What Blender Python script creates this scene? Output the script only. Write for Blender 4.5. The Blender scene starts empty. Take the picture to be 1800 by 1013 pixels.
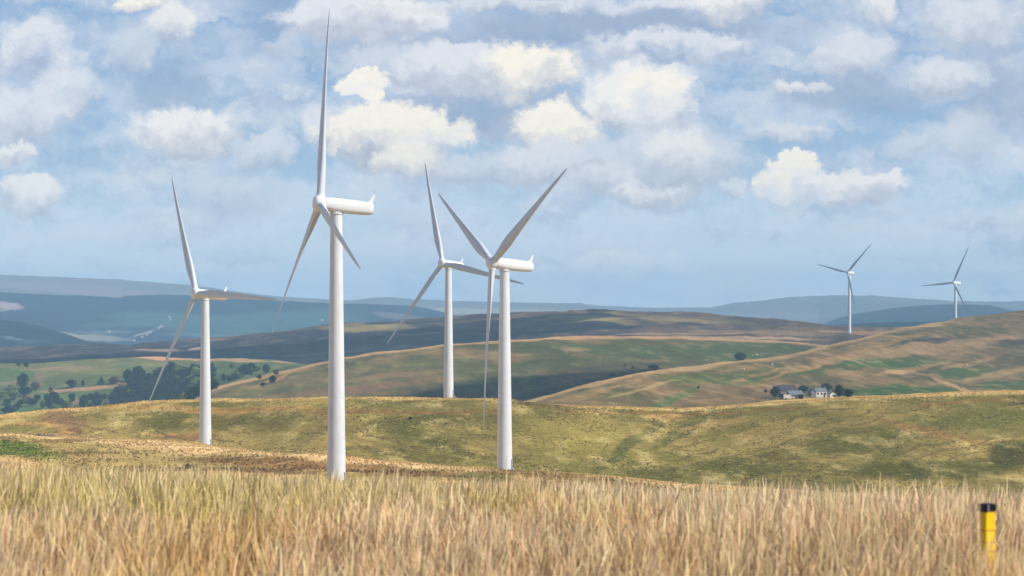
import bpy, math, random
import numpy as np

# ------------------------------------------------------------------ camera, world, sun, exposure
scene = bpy.context.scene
C = scene.collection
F = 900 / math.tan(math.radians(10))       # focal length in pixels of a 1800 px wide frame
HOR = 545.0                                # eye level in that frame
cam_d = bpy.data.cameras.new('camera')
cam = bpy.data.objects.new('camera', cam_d); C.objects.link(cam)
cam.rotation_euler = (math.radians(90), 0, 0)
cam_d.sensor_width = 36; cam_d.angle = math.radians(20)
cam_d.shift_y = (HOR - 506.5) / 1800
cam_d.clip_start = 0.5; cam_d.clip_end = 90000
cam_d.dof.use_dof = True; cam_d.dof.focus_distance = 450; cam_d.dof.aperture_fstop = 5.6
scene.camera = cam
scene.view_settings.view_transform = 'Standard'
scene.view_settings.look = 'None'
scene.view_settings.exposure = 0.14
scene.cycles.volume_bounces = 1
scene.cycles.max_bounces = 5
scene.cycles.transparent_max_bounces = 8

SUN_EL, SUN_AZ = math.radians(37), math.radians(67)      # azimuth to the right of straight behind the camera
sun_dir = np.array([math.sin(SUN_AZ) * math.cos(SUN_EL), -math.cos(SUN_AZ) * math.cos(SUN_EL), math.sin(SUN_EL)])
sd = bpy.data.lights.new('sun', 'SUN'); sun = bpy.data.objects.new('sun', sd); C.objects.link(sun)
sd.energy = 5.0; sd.angle = math.radians(0.5); sd.color = (1.0, 0.95, 0.87)
from mathutils import Vector, Matrix
sun.rotation_euler = Vector(sun_dir).to_track_quat('Z', 'Y').to_euler()
sun.location = (0, 0, 3000)

def lin(c):
    c = np.asarray(c, float) / 255.0
    return np.where(c <= 0.04045, c / 12.92, ((c + 0.055) / 1.055) ** 2.4)
def L4(c): return tuple(lin(c)) + (1.0,)

class NT:
    """small helper around a node tree"""
    def __init__(s, t): s.t = t; s.n = t.nodes; s.l = t.links
    def new(s, typ, **kw):
        n = s.n.new(typ)
        for k, v in kw.items(): setattr(n, k, v)
        return n
    def put(s, sock, v):
        if isinstance(v, bpy.types.NodeSocket): s.l.new(v, sock)
        elif v is not None: sock.default_value = v
    def math(s, op, a, b=None, c=None, clamp=False):
        n = s.new('ShaderNodeMath', operation=op, use_clamp=clamp)
        s.put(n.inputs[0], a)
        if b is not None: s.put(n.inputs[1], b)
        if c is not None: s.put(n.inputs[2], c)
        return n.outputs[0]
    def vmath(s, op, a, b=None, scale=None):
        n = s.new('ShaderNodeVectorMath', operation=op)
        s.put(n.inputs[0], a)
        if b is not None: s.put(n.inputs[1], b)
        if scale is not None: s.put(n.inputs['Scale'], scale)
        return n.outputs[0] if op not in ('LENGTH',) else n.outputs['Value']
    def mix(s, f, a, b, blend='MIX'):
        n = s.new('ShaderNodeMix', data_type='RGBA', blend_type=blend)
        s.put(n.inputs['Factor'], f); s.put(n.inputs['A'], a); s.put(n.inputs['B'], b)
        return n.outputs['Result']
    def noise(s, vec, scale, detail=4, rough=0.55, color=False):
        n = s.new('ShaderNodeTexNoise')
        s.put(n.inputs['Vector'], vec)
        n.inputs['Scale'].default_value = scale; n.inputs['Detail'].default_value = detail
        n.inputs['Roughness'].default_value = rough
        return n.outputs['Color' if color else 'Fac']
    def smooth(s, v, a, b, lo=0.0, hi=1.0):
        n = s.new('ShaderNodeMapRange', interpolation_type='SMOOTHSTEP')
        s.put(n.inputs['Value'], v); n.inputs['From Min'].default_value = a; n.inputs['From Max'].default_value = b
        n.inputs['To Min'].default_value = lo; n.inputs['To Max'].default_value = hi
        return n.outputs['Result']

# ---- sky: Nishita sky with broken cumulus laid over it by direction
world = bpy.data.worlds.new('World'); scene.world = world; world.use_nodes = True
w = NT(world.node_tree); w.n.clear()
outw = w.new('ShaderNodeOutputWorld'); bg = w.new('ShaderNodeBackground'); w.l.new(bg.outputs[0], outw.inputs[0])
sky = w.new('ShaderNodeTexSky', sky_type='NISHITA', sun_disc=False, sun_elevation=SUN_EL,
            sun_rotation=math.atan2(sun_dir[0], sun_dir[1]), altitude=300)
bg.inputs['Strength'].default_value = 0.1
tc = w.new('ShaderNodeTexCoord').outputs['Generated']
sx = w.new('ShaderNodeSeparateXYZ'); w.l.new(tc, sx.inputs[0])
ay = w.math('MAXIMUM', w.math('ABSOLUTE', sx.outputs[1]), 0.02)
U = w.math('MULTIPLY_ADD', w.math('DIVIDE', sx.outputs[0], ay), F / 100, 9.0)          # in hundreds of pixels
V = w.math('MULTIPLY_ADD', w.math('DIVIDE', sx.outputs[2], ay), -F / 100, HOR / 100)
cx_ = w.new('ShaderNodeCombineXYZ'); w.l.new(U, cx_.inputs[0]); w.l.new(V, cx_.inputs[1])
P = cx_.outputs[0]
d1 = w.vmath('SUBTRACT', w.noise(P, 0.9, 5, 0.62, True), (0.5, 0.5, 0.5))
d2 = w.vmath('SUBTRACT', w.noise(P, 3.5, 5, 0.7, True), (0.5, 0.5, 0.5))
PD = w.vmath('ADD', P, w.vmath('ADD', w.vmath('SCALE', d1, scale=0.85), w.vmath('SCALE', d2, scale=0.42)))
PS = w.new('ShaderNodeMapping'); w.l.new(PD, PS.inputs[0]); PS.inputs['Scale'].default_value = (0.55, 1.5, 1)
streak = w.noise(PS.outputs[0], 0.9, 5, 0.6)
puff = w.noise(PD, 1.6, 6, 0.6)
fine = w.noise(P, 5.0, 6, 0.65)
skyK = 10.0     # colours below are display-referred; the Background strength is 0.1
def SK(c): return tuple(lin(c) * skyK) + (1.0,)
low = w.smooth(V, 0.5, 5.0)
blue = w.mix(low, SK((134, 166, 206)), SK((168, 200, 226)))
blue = w.mix(w.smooth(V, 2.9, 5.2), blue, SK((236, 238, 238)))
base = w.mix(0.88, sky.outputs[0], blue)
veilc = w.mix(low, SK((192, 202, 219)), SK((216, 226, 236)))
col = w.mix(w.smooth(streak, 0.36, 0.62, 0, 0.9), base, veilc)

puffc = w.math('MULTIPLY', w.math('SUBTRACT', puff, 0.5), -1.1)
W1, W2, W3, W4 = (252, 243, 228), (242, 238, 234), (224, 225, 230), (210, 215, 224)
B1, B2, B3 = (178, 184, 200), (158, 173, 199), (150, 168, 196)
DK = (142, 162, 192)
# broken cloud over the whole sky
mc = w.new('ShaderNodeMapping'); w.l.new(PD, mc.inputs[0]); mc.inputs['Scale'].default_value = (.62, 1.05, 1)
gen = w.noise(mc.outputs[0], 0.75, 7, .58)
genlit = w.noise(mc.outputs[0], 1.9, 5, .6)
col = w.mix(w.smooth(gen, .47, .60, 0, .7), col, w.mix(w.smooth(genlit, .35, .62), SK((170, 184, 208)), SK((222, 224, 230))))
# x, y, rx, ry, top, base, opacity, softness
puffs = [
 (1080, 52, 330, 40, B2, DK, .9, .8), (800, 95, 230, 38, B2, DK, .75, .8), (1750, 160, 90, 90, B2, DK, .6, .9), (300, 160, 90, 70, DK, DK, .6, 1.),
 (1500, 165, 150, 38, B2, DK, .7, .9), (850, 195, 260, 38, B2, DK, .8, .7), (480, 20, 60, 80, DK, DK, .55, 1.),
 (60, 80, 70, 60, W3, B2, .85, .7), (120, 160, 55, 60, W3, B1, .75, .7), (40, 205, 75, 60, W3, B1, .75, .7),
 (20, 272, 34, 20, W2, B1, .8, .5), (48, 340, 62, 32, W2, B1, .85, .5), (245, 6, 46, 16, W1, B1, .8, .5), (300, 45, 45, 42, W2, B1, .7, .6),
 (230, 90, 50, 50, W4, B1, .6, .9), (330, 232, 96, 46, W2, B1, .9, .5), (460, 272, 66, 32, W3, B1, .7, .6), (500, 75, 40, 24, W4, B1, .5, .7),
 (400, 345, 110, 46, W4, B1, .6, .9), (430, 450, 90, 40, W4, B1, .6, .9), (15, 465, 26, 22, W4, B1, .6, .7), (190, 470, 60, 14, W4, B1, .5, .9),
 (640, 30, 160, 42, W3, B1, .95, .5), (700, 20, 80, 24, W2, B1, .6, .6), (1000, 8, 330, 14, W3, B1, .7, .8), (1280, 14, 90, 26, W2, B1, .8, .6), (1540, 14, 34, 22, W2, B1, .7, .9),
 (740, 120, 150, 46, W4, B1, .8, .7), (850, 130, 150, 52, W3, B1, .9, .5), (930, 125, 90, 52, W1, B1, .9, .5), (1190, 80, 170, 30, W3, B2, .85, .6),
 (1130, 175, 100, 66, W2, B1, .95, .45), (1150, 160, 60, 46, W1, W3, .8, .6), (640, 150, 46, 24, W1, W2, 1., .3), (655, 172, 22, 12, W1, W2, .9, .4),
 (600, 225, 70, 48, W3, B1, .8, .6), (690, 245, 120, 62, W1, B1, .95, .4), (760, 232, 70, 34, W1, W3, .8, .5), (860, 300, 170, 34, W4, B1, .85, .7), (720, 290, 70, 30, W1, B1, .7, .6),
 (900, 225, 60, 26, B1, B2, .7, .6), (985, 235, 80, 56, W1, B1, .97, .4), (975, 290, 90, 40, W3, B1, .8, .6), (1150, 290, 140, 76, W4, B1, .95, .5),
 (1180, 265, 60, 40, W2, B1, .7, .7), (1060, 325, 70, 32, W3, B1, .8, .6), (1130, 345, 90, 20, W2, B1, .7, .7),
 (1390, 290, 56, 22, W1, W2, .95, .35), (1360, 322, 36, 30, W1, W3, .8, .5), (1500, 325, 100, 32, W2, B1, .9, .45), (1285, 340, 26, 18, W3, B1, .7, .6), (1400, 345, 70, 18, W3, B1, .6, .8),
 (1390, 236, 74, 18, W3, B1, .75, .7), (1413, 156, 60, 14, W2, B1, .7, .9), (1500, 92, 80, 52, W3, B1, .7, .8), (1660, 130, 70, 36, W3, B1, .8, .7),
 (1600, 250, 60, 24, W4, B1, .6, .8), (1700, 30, 90, 60, W3, B1, .7, .9), (1700, 240, 50, 60, W4, B1, .5, .9), (1720, 388, 90, 14, W4, B1, .6, .9),
 (1050, 470, 150, 34, W2, W4, .8, .8), (960, 430, 240, 20, W3, W4, .5, 1.), (250, 420, 160, 26, W3, W4, .5, 1.), (380, 480, 130, 22, W2, W4, .6, .9), (80, 420, 90, 22, W3, W4, .5, 1.), (700, 440, 120, 40, W3, W4, .5, 1.), (1300, 470, 120, 20, W3, W4, .5, 1.), (1720, 470, 120, 26, W3, W4, .5, 1.), (1560, 400, 130, 22, W3, W4, .5, 1.), (960, 448, 50, 18, W3, B1, .55, .7), (720, 380, 50, 18, W4, B1, .6, .8), (1600, 450, 220, 18, W4, B1, .35, 1.),
 (760, 450, 160, 30, W4, B1, .35, 1.), (560, 505, 160, 14, W4, B1, .3, 1.), (1250, 510, 260, 14, W4, B1, .3, 1.),
]
for (x, y, rx, ry, tp, bs, op, so) in puffs:
    # (the vanishing term only makes the puffs evaluate one after another, so the shader stack stays small)
    ch = w.new('ShaderNodeVectorMath', operation='MULTIPLY_ADD'); w.l.new(col, ch.inputs[0]); ch.inputs[1].default_value = (1e-7, 1e-7, 1e-7); w.l.new(PD, ch.inputs[2])
    nd = w.new('ShaderNodeVectorMath', operation='MULTIPLY_ADD'); w.l.new(ch.outputs[0], nd.inputs[0])
    nd.inputs[1].default_value = (100/rx, 100/ry, 0); nd.inputs[2].default_value = (-x/rx, -y/ry, 0)
    r = w.math('ADD', w.vmath('LENGTH', nd.outputs[0]), puffc)
    a = w.smooth(r, 1.2, 1.2-so*.78-.05, 0, min(1, op*1.1))
    sq = w.new('ShaderNodeSeparateXYZ'); w.l.new(nd.outputs[0], sq.inputs[0])
    shv = w.math('ADD', w.math('MULTIPLY_ADD', sq.outputs[1], .85, .20), w.math('MULTIPLY', puffc, 2.5), clamp=True)
    col = w.mix(a, col, w.mix(shv, SK(tp), SK(bs)))
colf = w.mix(1.0, col, w.mix(fine, (0.88, 0.89, 0.91, 1), (1.10, 1.09, 1.07, 1)), 'MULTIPLY')
# overhead the cloud thins out to deeper blue
over = w.smooth(V, -1.0, -9.0, 0, .85)
colf = w.mix(over, colf, w.mix(0.5, sky.outputs[0], SK((84, 122, 184))))
w.l.new(colf, bg.inputs[0])

# ------------------------------------------------------------------ helpers
def tag(o, label=None, cat=None, group=None, kind=None):
    if label: o['label'] = label
    if cat: o['category'] = cat
    if group: o['group'] = group
    if kind: o['kind'] = kind
    return o

def mesh_np(name, verts, faces, smooth=True, mat=None, parent=None, cols=None):
    """verts (n,3); faces (m,k) with one k"""
    me = bpy.data.meshes.new(name)
    verts = np.asarray(verts, np.float32); faces = np.asarray(faces, np.int32)
    me.vertices.add(len(verts)); me.vertices.foreach_set('co', verts.ravel())
    k = faces.shape[1]
    me.loops.add(faces.size); me.loops.foreach_set('vertex_index', faces.ravel())
    me.polygons.add(len(faces))
    me.polygons.foreach_set('loop_start', np.arange(0, faces.size, k, dtype=np.int32))
    me.polygons.foreach_set('use_smooth', np.full(len(faces), smooth))
    me.update(calc_edges=True)
    if cols is not None:
        at = me.color_attributes.new('cover', 'FLOAT_COLOR', 'POINT')
        cc = np.ones((len(verts), 4), np.float32); cc[:, :3] = cols
        at.data.foreach_set('color', cc.ravel())
    if mat: me.materials.append(mat)
    o = bpy.data.objects.new(name, me); C.objects.link(o)
    if parent: o.parent = parent
    return o

class MB:
    """collects shapes, builds ONE mesh object"""
    def __init__(s): s.v = []; s.f = []
    def add(s, vs, fs):
        b = len(s.v); s.v += [tuple(x) for x in vs]; s.f += [tuple(i + b for i in f) for f in fs]
    def box(s, x0, x1, y0, y1, z0, z1):
        s.add([(x0,y0,z0),(x1,y0,z0),(x1,y1,z0),(x0,y1,z0),(x0,y0,z1),(x1,y0,z1),(x1,y1,z1),(x0,y1,z1)],
              [(0,3,2,1),(4,5,6,7),(0,1,5,4),(1,2,6,5),(2,3,7,6),(3,0,4,7)])
    def rings(s, rings, cap0=True, cap1=True):
        """rings: list of equal-length point loops"""
        n = len(rings[0]); vs = [p for r in rings for p in r]; fs = []
        for i in range(len(rings) - 1):
            for j in range(n):
                k = (j + 1) % n
                fs.append((i*n+j, i*n+k, (i+1)*n+k, (i+1)*n+j))
        if cap0: fs.append(tuple(range(n - 1, -1, -1)))
        if cap1: fs.append(tuple((len(rings)-1)*n + j for j in range(n)))
        s.add(vs, fs)
    def lathe(s, prof, n=32, axis='z'):
        R = []
        for (r, h) in prof:
            ring = []
            for j in range(n):
                t = 2 * math.pi * j / n
                if axis == 'z': ring.append((r*math.cos(t), r*math.sin(t), h))
                else: ring.append((h, r*math.cos(t), r*math.sin(t)))
            R.append(ring)
        s.rings(R)
    def build(s, name, mat, parent=None, smooth=True, auto=True):
        me = bpy.data.meshes.new(name); me.from_pydata(s.v, [], s.f); me.validate()
        import bmesh
        bm = bmesh.new(); bm.from_mesh(me); bmesh.ops.recalc_face_normals(bm, faces=bm.faces)
        for f in bm.faces: f.smooth = smooth
        if smooth and auto:
            for e in bm.edges:
                if len(e.link_faces) == 2 and e.calc_face_angle(0) > math.radians(35): e.smooth = False
        bm.to_mesh(me); bm.free()
        me.materials.append(mat)
        o = bpy.data.objects.new(name, me); C.objects.link(o)
        if parent: o.parent = parent
        return o

def empty(name, loc, rz=0):
    o = bpy.data.objects.new(name, None); C.objects.link(o); o.location = loc; o.rotation_euler = (0, 0, rz); return o

def copy_tree(o, parent=None):
    c = o.copy(); C.objects.link(c); c.parent = parent
    for ch in o.children:
        copy_tree(ch, c)
    return c

# numpy value noise
def _hash(ix, iy, seed):
    h = (ix.astype(np.int64) * 374761393 + iy.astype(np.int64) * 668265263 + seed * 974634777) & 0x7fffffff
    h = ((h ^ (h >> 13)) * 1274126177) & 0x7fffffff
    return ((h ^ (h >> 16)) & 0xffff) / 65535.0
def vnoise(x, y, seed=0):
    ix = np.floor(x); iy = np.floor(y); fx = x - ix; fy = y - iy
    fx = fx*fx*(3-2*fx); fy = fy*fy*(3-2*fy)
    a = _hash(ix, iy, seed); b = _hash(ix+1, iy, seed); c = _hash(ix, iy+1, seed); d = _hash(ix+1, iy+1, seed)
    return (a*(1-fx)+b*fx)*(1-fy) + (c*(1-fx)+d*fx)*fy
def fbm(x, y, oct=4, seed=0, gain=.5):
    s = 0; a = 1; t = 0
    for o in range(oct):
        s = s + a*vnoise(x*2**o + 17.3*o, y*2**o + 5.1*o, seed+o); t += a; a *= gain
    return s / t            # 0..1

def sstep(a, b, x):
    t = np.clip((x-a)/(b-a), 0, 1); return t*t*(3-2*t)

# ------------------------------------------------------------------ the land: one height function, built as hills that meet in the valleys
# every crest: (bearing x, height line y, distance in metres); bearing and height line as seen from the viewpoint's hilltop
CR = {}
CR[1] = [(-3000,730,1000),(-800,745,1000),(0,762,930),(100,766,910),(200,774,880),(361,787,845),(480,797,790),(560,803,740),(700,816,710),(887,827,690),(1000,833,680),(1200,852,660),(1500,872,640),(1800,885,620),(4800,890,620)]
CR[2] = [(-3000,770,1200),(-800,760,1200),(0,733,1150),(60,727,1150),(110,722,1150),(180,716,1150),(250,710,1140),(360,703,1120),(480,700,1090),(570,700,1070),(790,702,1058),(900,706,1065),(1000,713,1080),(1100,717,1100),(1200,718,1110),(1280,711,1110),(1367,703,1110),(1480,697,1110),(1640,693,1120),(1800,690,1130),(4800,660,1150)]
CR[3] = [(-3000,800,1400),(0,748,1400),(360,722,1400),(790,716,1400),(925,706,1450),(1012,681,1520),(1060,670,1560),(1120,656,1620),(1162,650,1680),(1225,646,1750),(1287,636,1850),(1350,629,1950),(1400,621,2050),(1467,605,2250),(1567,580,2500),(1677,563,2720),(1740,554,2800),(1800,547,2850),(2600,490,3000),(4800,450,3000)]
CR[4] = [(-3000,800,1900),(0,752,1900),(300,726,1950),(350,697,1980),(373,684,2000),(420,672,2030),(467,662,2050),(520,648,2070),(567,637,2100),(600,630,2110),(660,621,2140),(727,614,2170),(783,606,2200),(877,600,2250),(967,594,2300),(1100,592,2380),(1200,592,2450),(1300,598,2500),(1430,604,2550),(1500,614,2600),(1677,610,2800),(1800,600,2920),(4800,560,3100)]
CR[5] = [(-3000,640,2900),(0,641,2900),(60,640,2900),(100,637,2900),(160,633,2900),(250,629,2900),(380,631,2900),(480,634,2800),(540,641,2700),(600,640,2600),(783,616,2600),(967,604,2600),(1200,602,2700),(1430,614,2750),(1500,618,2770),(1677,610,2850),(1800,606,2960),(4800,570,3150)]
CR[6] = [(-3000,600,4500),(0,612,4500),(100,608,4500),(165,604,4500),(228,608,4450),(245,604,4450),(300,600,4400),(400,592,4300),(480,583,4200),(540,577,4200),(600,569,4100),(680,566,4100),(727,563,4000),(783,557,4000),(877,552,3900),(967,548,3800),(1035,546,3700),(1060,545,3700),(1100,547,3700),(1200,549,3600),(1250,553,3500),(1300,558,3400),(1350,560,3300),(1400,566,3200),(1450,571,3100),(1493,575,3020),(1560,577,3100),(1677,577,3200),(1800,577,3300),(4800,560,3400)]
CR[7] = [(-3000,520,6000),(-800,530,6000),(0,563,6000),(40,568,6000),(75,576,6000),(100,583,6000),(160,603,6000),(200,618,6000),(300,606,6000),(480,590,6000),(600,576,6000),(783,563,5800),(1035,552,5600),(1200,556,5600),(1400,573,5400),(1440,577,5400),(1480,572,5400),(1530,569,5400),(1600,567,5400),(1660,568,5400),(1750,573,5400),(1900,578,5400),(4800,570,5400)]
CR[8] = [(-3000,480,8500),(-800,500,8500),(0,515,8500),(60,518,8500),(100,520,8500),(160,521,8500),(210,525,8500),(222,521,8500),(280,519,8500),(340,521,8500),(480,529,8500),(600,535,8500),(660,536,8500),(727,539,8500),(770,547,8500),(800,556,8500),(1035,560,8500),(1250,562,8500),(1440,575,8500),(1455,568,8500),(1480,558,8500),(1520,550,8500),(1570,543,8500),(1620,538,8500),(1680,536,8500),(1740,538,8500),(1780,547,8500),(1820,555,8500),(4800,560,8500)]
CR[9] = [(-3000,470,13000),(-800,476,13000),(0,484,13000),(100,487,13000),(210,492,13000),(340,502,13000),(420,514,13000),(480,521,13000),(560,526,13000),(620,529,13000),(650,524,13000),(690,523,13000),(730,527,13000),(800,529,13000),(900,532,13000),(1000,534,13000),(1020,533,13000),(1040,537,13000),(1150,542,13000),(1250,541,13000),(1290,533,13000),(1320,531,13000),(1370,525,13000),(1400,522,13000),(1450,520,13000),(1530,520,13000),(1600,525,13000),(1677,530,13000),(1740,531,13000),(1800,530,13000),(4800,520,13000)]
GY = 75.0                                         # where the near field tips over
GC = [(-3000,866),(0,864),(300,884),(600,903),(900,920),(1200,944),(1500,964),(1800,962),(4800,950)]
def crest(k, px):
    a = np.array(CR[k], float)
    return np.interp(px, a[:,0], a[:,1]), np.interp(px, a[:,0], a[:,2])
VAL = {1: 400., }
def nodes(px):
    """control points (distance, height line) from the near field outwards"""
    px = np.asarray(px, float)
    gy = np.interp(px, [a[0] for a in GC], [a[1] for a in GC])
    N = [(np.full_like(px, GY), gy)]
    prev = gy; prevY = N[0][0]
    for k in range(1, 10):
        y, Y = crest(k, px)
        vy = np.maximum(prev, y) + {1: 14, 2: 10, 3: 7, 4: 7, 5: 5, 6: 5, 7: 4, 8: 4, 9: 3}[k]
        fr = {1: .55, 2: .3, 3: .35, 4: .4, 5: .4, 6: .25, 7: .4, 8: .4, 9: .4}[k]
        vY = prevY + fr * (Y - prevY) if k > 1 else np.full_like(px, 395.)
        N.append((vY, vy)); N.append((Y, y)); prev = y; prevY = Y
    N.append((np.full_like(px, 15500.), np.full_like(px, 566.)))
    N.append((np.full_like(px, 18000.), np.full_like(px, 560.)))
    return N
def height_line(px, Y):
    px, Y = np.broadcast_arrays(np.asarray(px, float), np.asarray(Y, float))
    N = nodes(px); out = N[0][1].copy()
    for (Ya, ya), (Yb, yb) in zip(N[:-1], N[1:]):
        t = np.clip((Y-Ya)/(Yb-Ya), 0, 1); t = t*t*(3-2*t)
        out = np.where(Y >= Ya, ya + (yb-ya)*t, out)
    return out
def relief(X, Y):
    """small folds and hummocks"""
    near = sstep(300, 500, Y); 
    amp = near*(0.25 + 0.0010*np.minimum(Y, 6000) + .9*sstep(1300, 1100, Y))
    return amp*(fbm(X/46, Y/60, 5, 3, .55)-.5)*1.6 + near*(fbm(X/7, Y/9, 2, 9)-.5)*0.35
def ground_z(X, Y):
    X = np.asarray(X, float); Y = np.asarray(Y, float)
    Ys = np.maximum(Y, 1e-3)
    px = 900 + F*np.clip(X/np.maximum(Ys, GY*.6), -.75, .75)
    far = (HOR - height_line(px, np.maximum(Y, GY)))/F*np.maximum(Y, GY)
    nearz = -1.78 + 0.10*(fbm(X/3.1, Y/3.1, 3, 5)-.5)
    gy = np.interp(px, [a[0] for a in GC], [a[1] for a in GC])
    zc = (HOR-gy)/F*GY
    t = np.clip((Y-12)/(GY-12), 0, 1); t = t*t*(1.6-.6*t)
    z0 = nearz*(1-t) + zc*t
    return np.where(Y < GY, z0, far) + relief(X, Y)
def place(px, py, Y0, Y1):
    """first point on the ground along a bearing whose height line is py"""
    Y = np.linspace(Y0, Y1, 1500); X = (px-900)/F*Y
    ly = HOR - ground_z(X, Y)*F/Y
    vis = np.minimum.accumulate(ly)
    ok = np.where((ly <= py) & (ly <= vis+.01))[0]
    i = ok[0] if len(ok) else int(np.argmin(np.abs(ly-py)))
    return X[i], Y[i], float(ground_z(X[i], Y[i]))

# ---- land cover
def cover_mat(name, s1, s2, s3, amt=.5, bump=.4, straw=(196,166,112), strawamt=.5, dist=1.0, warp=(1, .35, 1)):
    m = bpy.data.materials.new(name); m.use_nodes = True; t = NT(m.node_tree); t.n.clear()
    o = t.new('ShaderNodeOutputMaterial'); b = t.new('ShaderNodeBsdfDiffuse'); t.l.new(b.outputs[0], o.inputs[0])
    b.inputs['Roughness'].default_value = 1
    at = t.new('ShaderNodeAttribute', attribute_name='cover').outputs['Color']
    pos = t.new('ShaderNodeNewGeometry').outputs['Position']
    mp = t.new('ShaderNodeMapping'); t.l.new(pos, mp.inputs[0]); mp.inputs['Scale'].default_value = warp
    mp.inputs['Rotation'].default_value = (0, 0, .35)
    n1 = t.noise(pos, 1/s1, 4, .65); n2 = t.noise(mp.outputs[0], 1/s2, 5, .6); n3 = t.noise(mp.outputs[0], 1/s3, 4, .6)
    c = t.mix(t.smooth(n2, .50, .72, 0, strawamt), at, L4(straw))
    c = t.mix(t.smooth(n1, .54, .74, 0, strawamt*.8), c, L4(straw))
    v = t.math('ADD', t.math('MULTIPLY', t.math('SUBTRACT', n1, .5), 1.6*amt), t.math('ADD', t.math('MULTIPLY', t.math('SUBTRACT', n2, .5), 1.6*amt), t.math('MULTIPLY', t.math('SUBTRACT', n3, .5), 1.1*amt)))
    v = t.math('MAXIMUM', t.math('ADD', v, 1.0), .25)
    sc = t.new('ShaderNodeCombineXYZ'); [t.l.new(v, sc.inputs[i]) for i in range(3)]
    c = t.mix(1.0, c, sc.outputs[0], 'MULTIPLY')
    t.l.new(c, b.inputs['Color'])
    bp = t.new('ShaderNodeBump'); bp.inputs['Strength'].default_value = bump; bp.inputs['Distance'].default_value = dist
    t.l.new(t.math('ADD', n1, n2), bp.inputs['Height']); t.l.new(bp.outputs[0], b.inputs['Normal'])
    return m

def patches(px, py, col, lst, seed=1, jitter=14, nscale=34):
    """soft irregular patches of other plants, a few with painted shade: x, y, rx, ry, tilt (deg), colour, opacity"""
    dx = (fbm(px/nscale, py/nscale*2.2, 3, seed)-.5)*2*jitter; dy = (fbm(px/nscale+40, py/nscale*2.2, 3, seed+7)-.5)*jitter*.6
    for (cx, cy, rx, ry, rot, c, op) in lst:
        a = math.radians(rot); X = px+dx-cx; Y = py+dy*min(1, ry/6)-cy
        u = (X*math.cos(a)-Y*math.sin(a))/rx; v = (X*math.sin(a)+Y*math.cos(a))/ry
        k = op*(1-sstep(.65, 1.15, np.sqrt(u*u+v*v)))
        col = col*(1-k[..., None]) + lin(c)*k[..., None]
    return col

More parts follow.
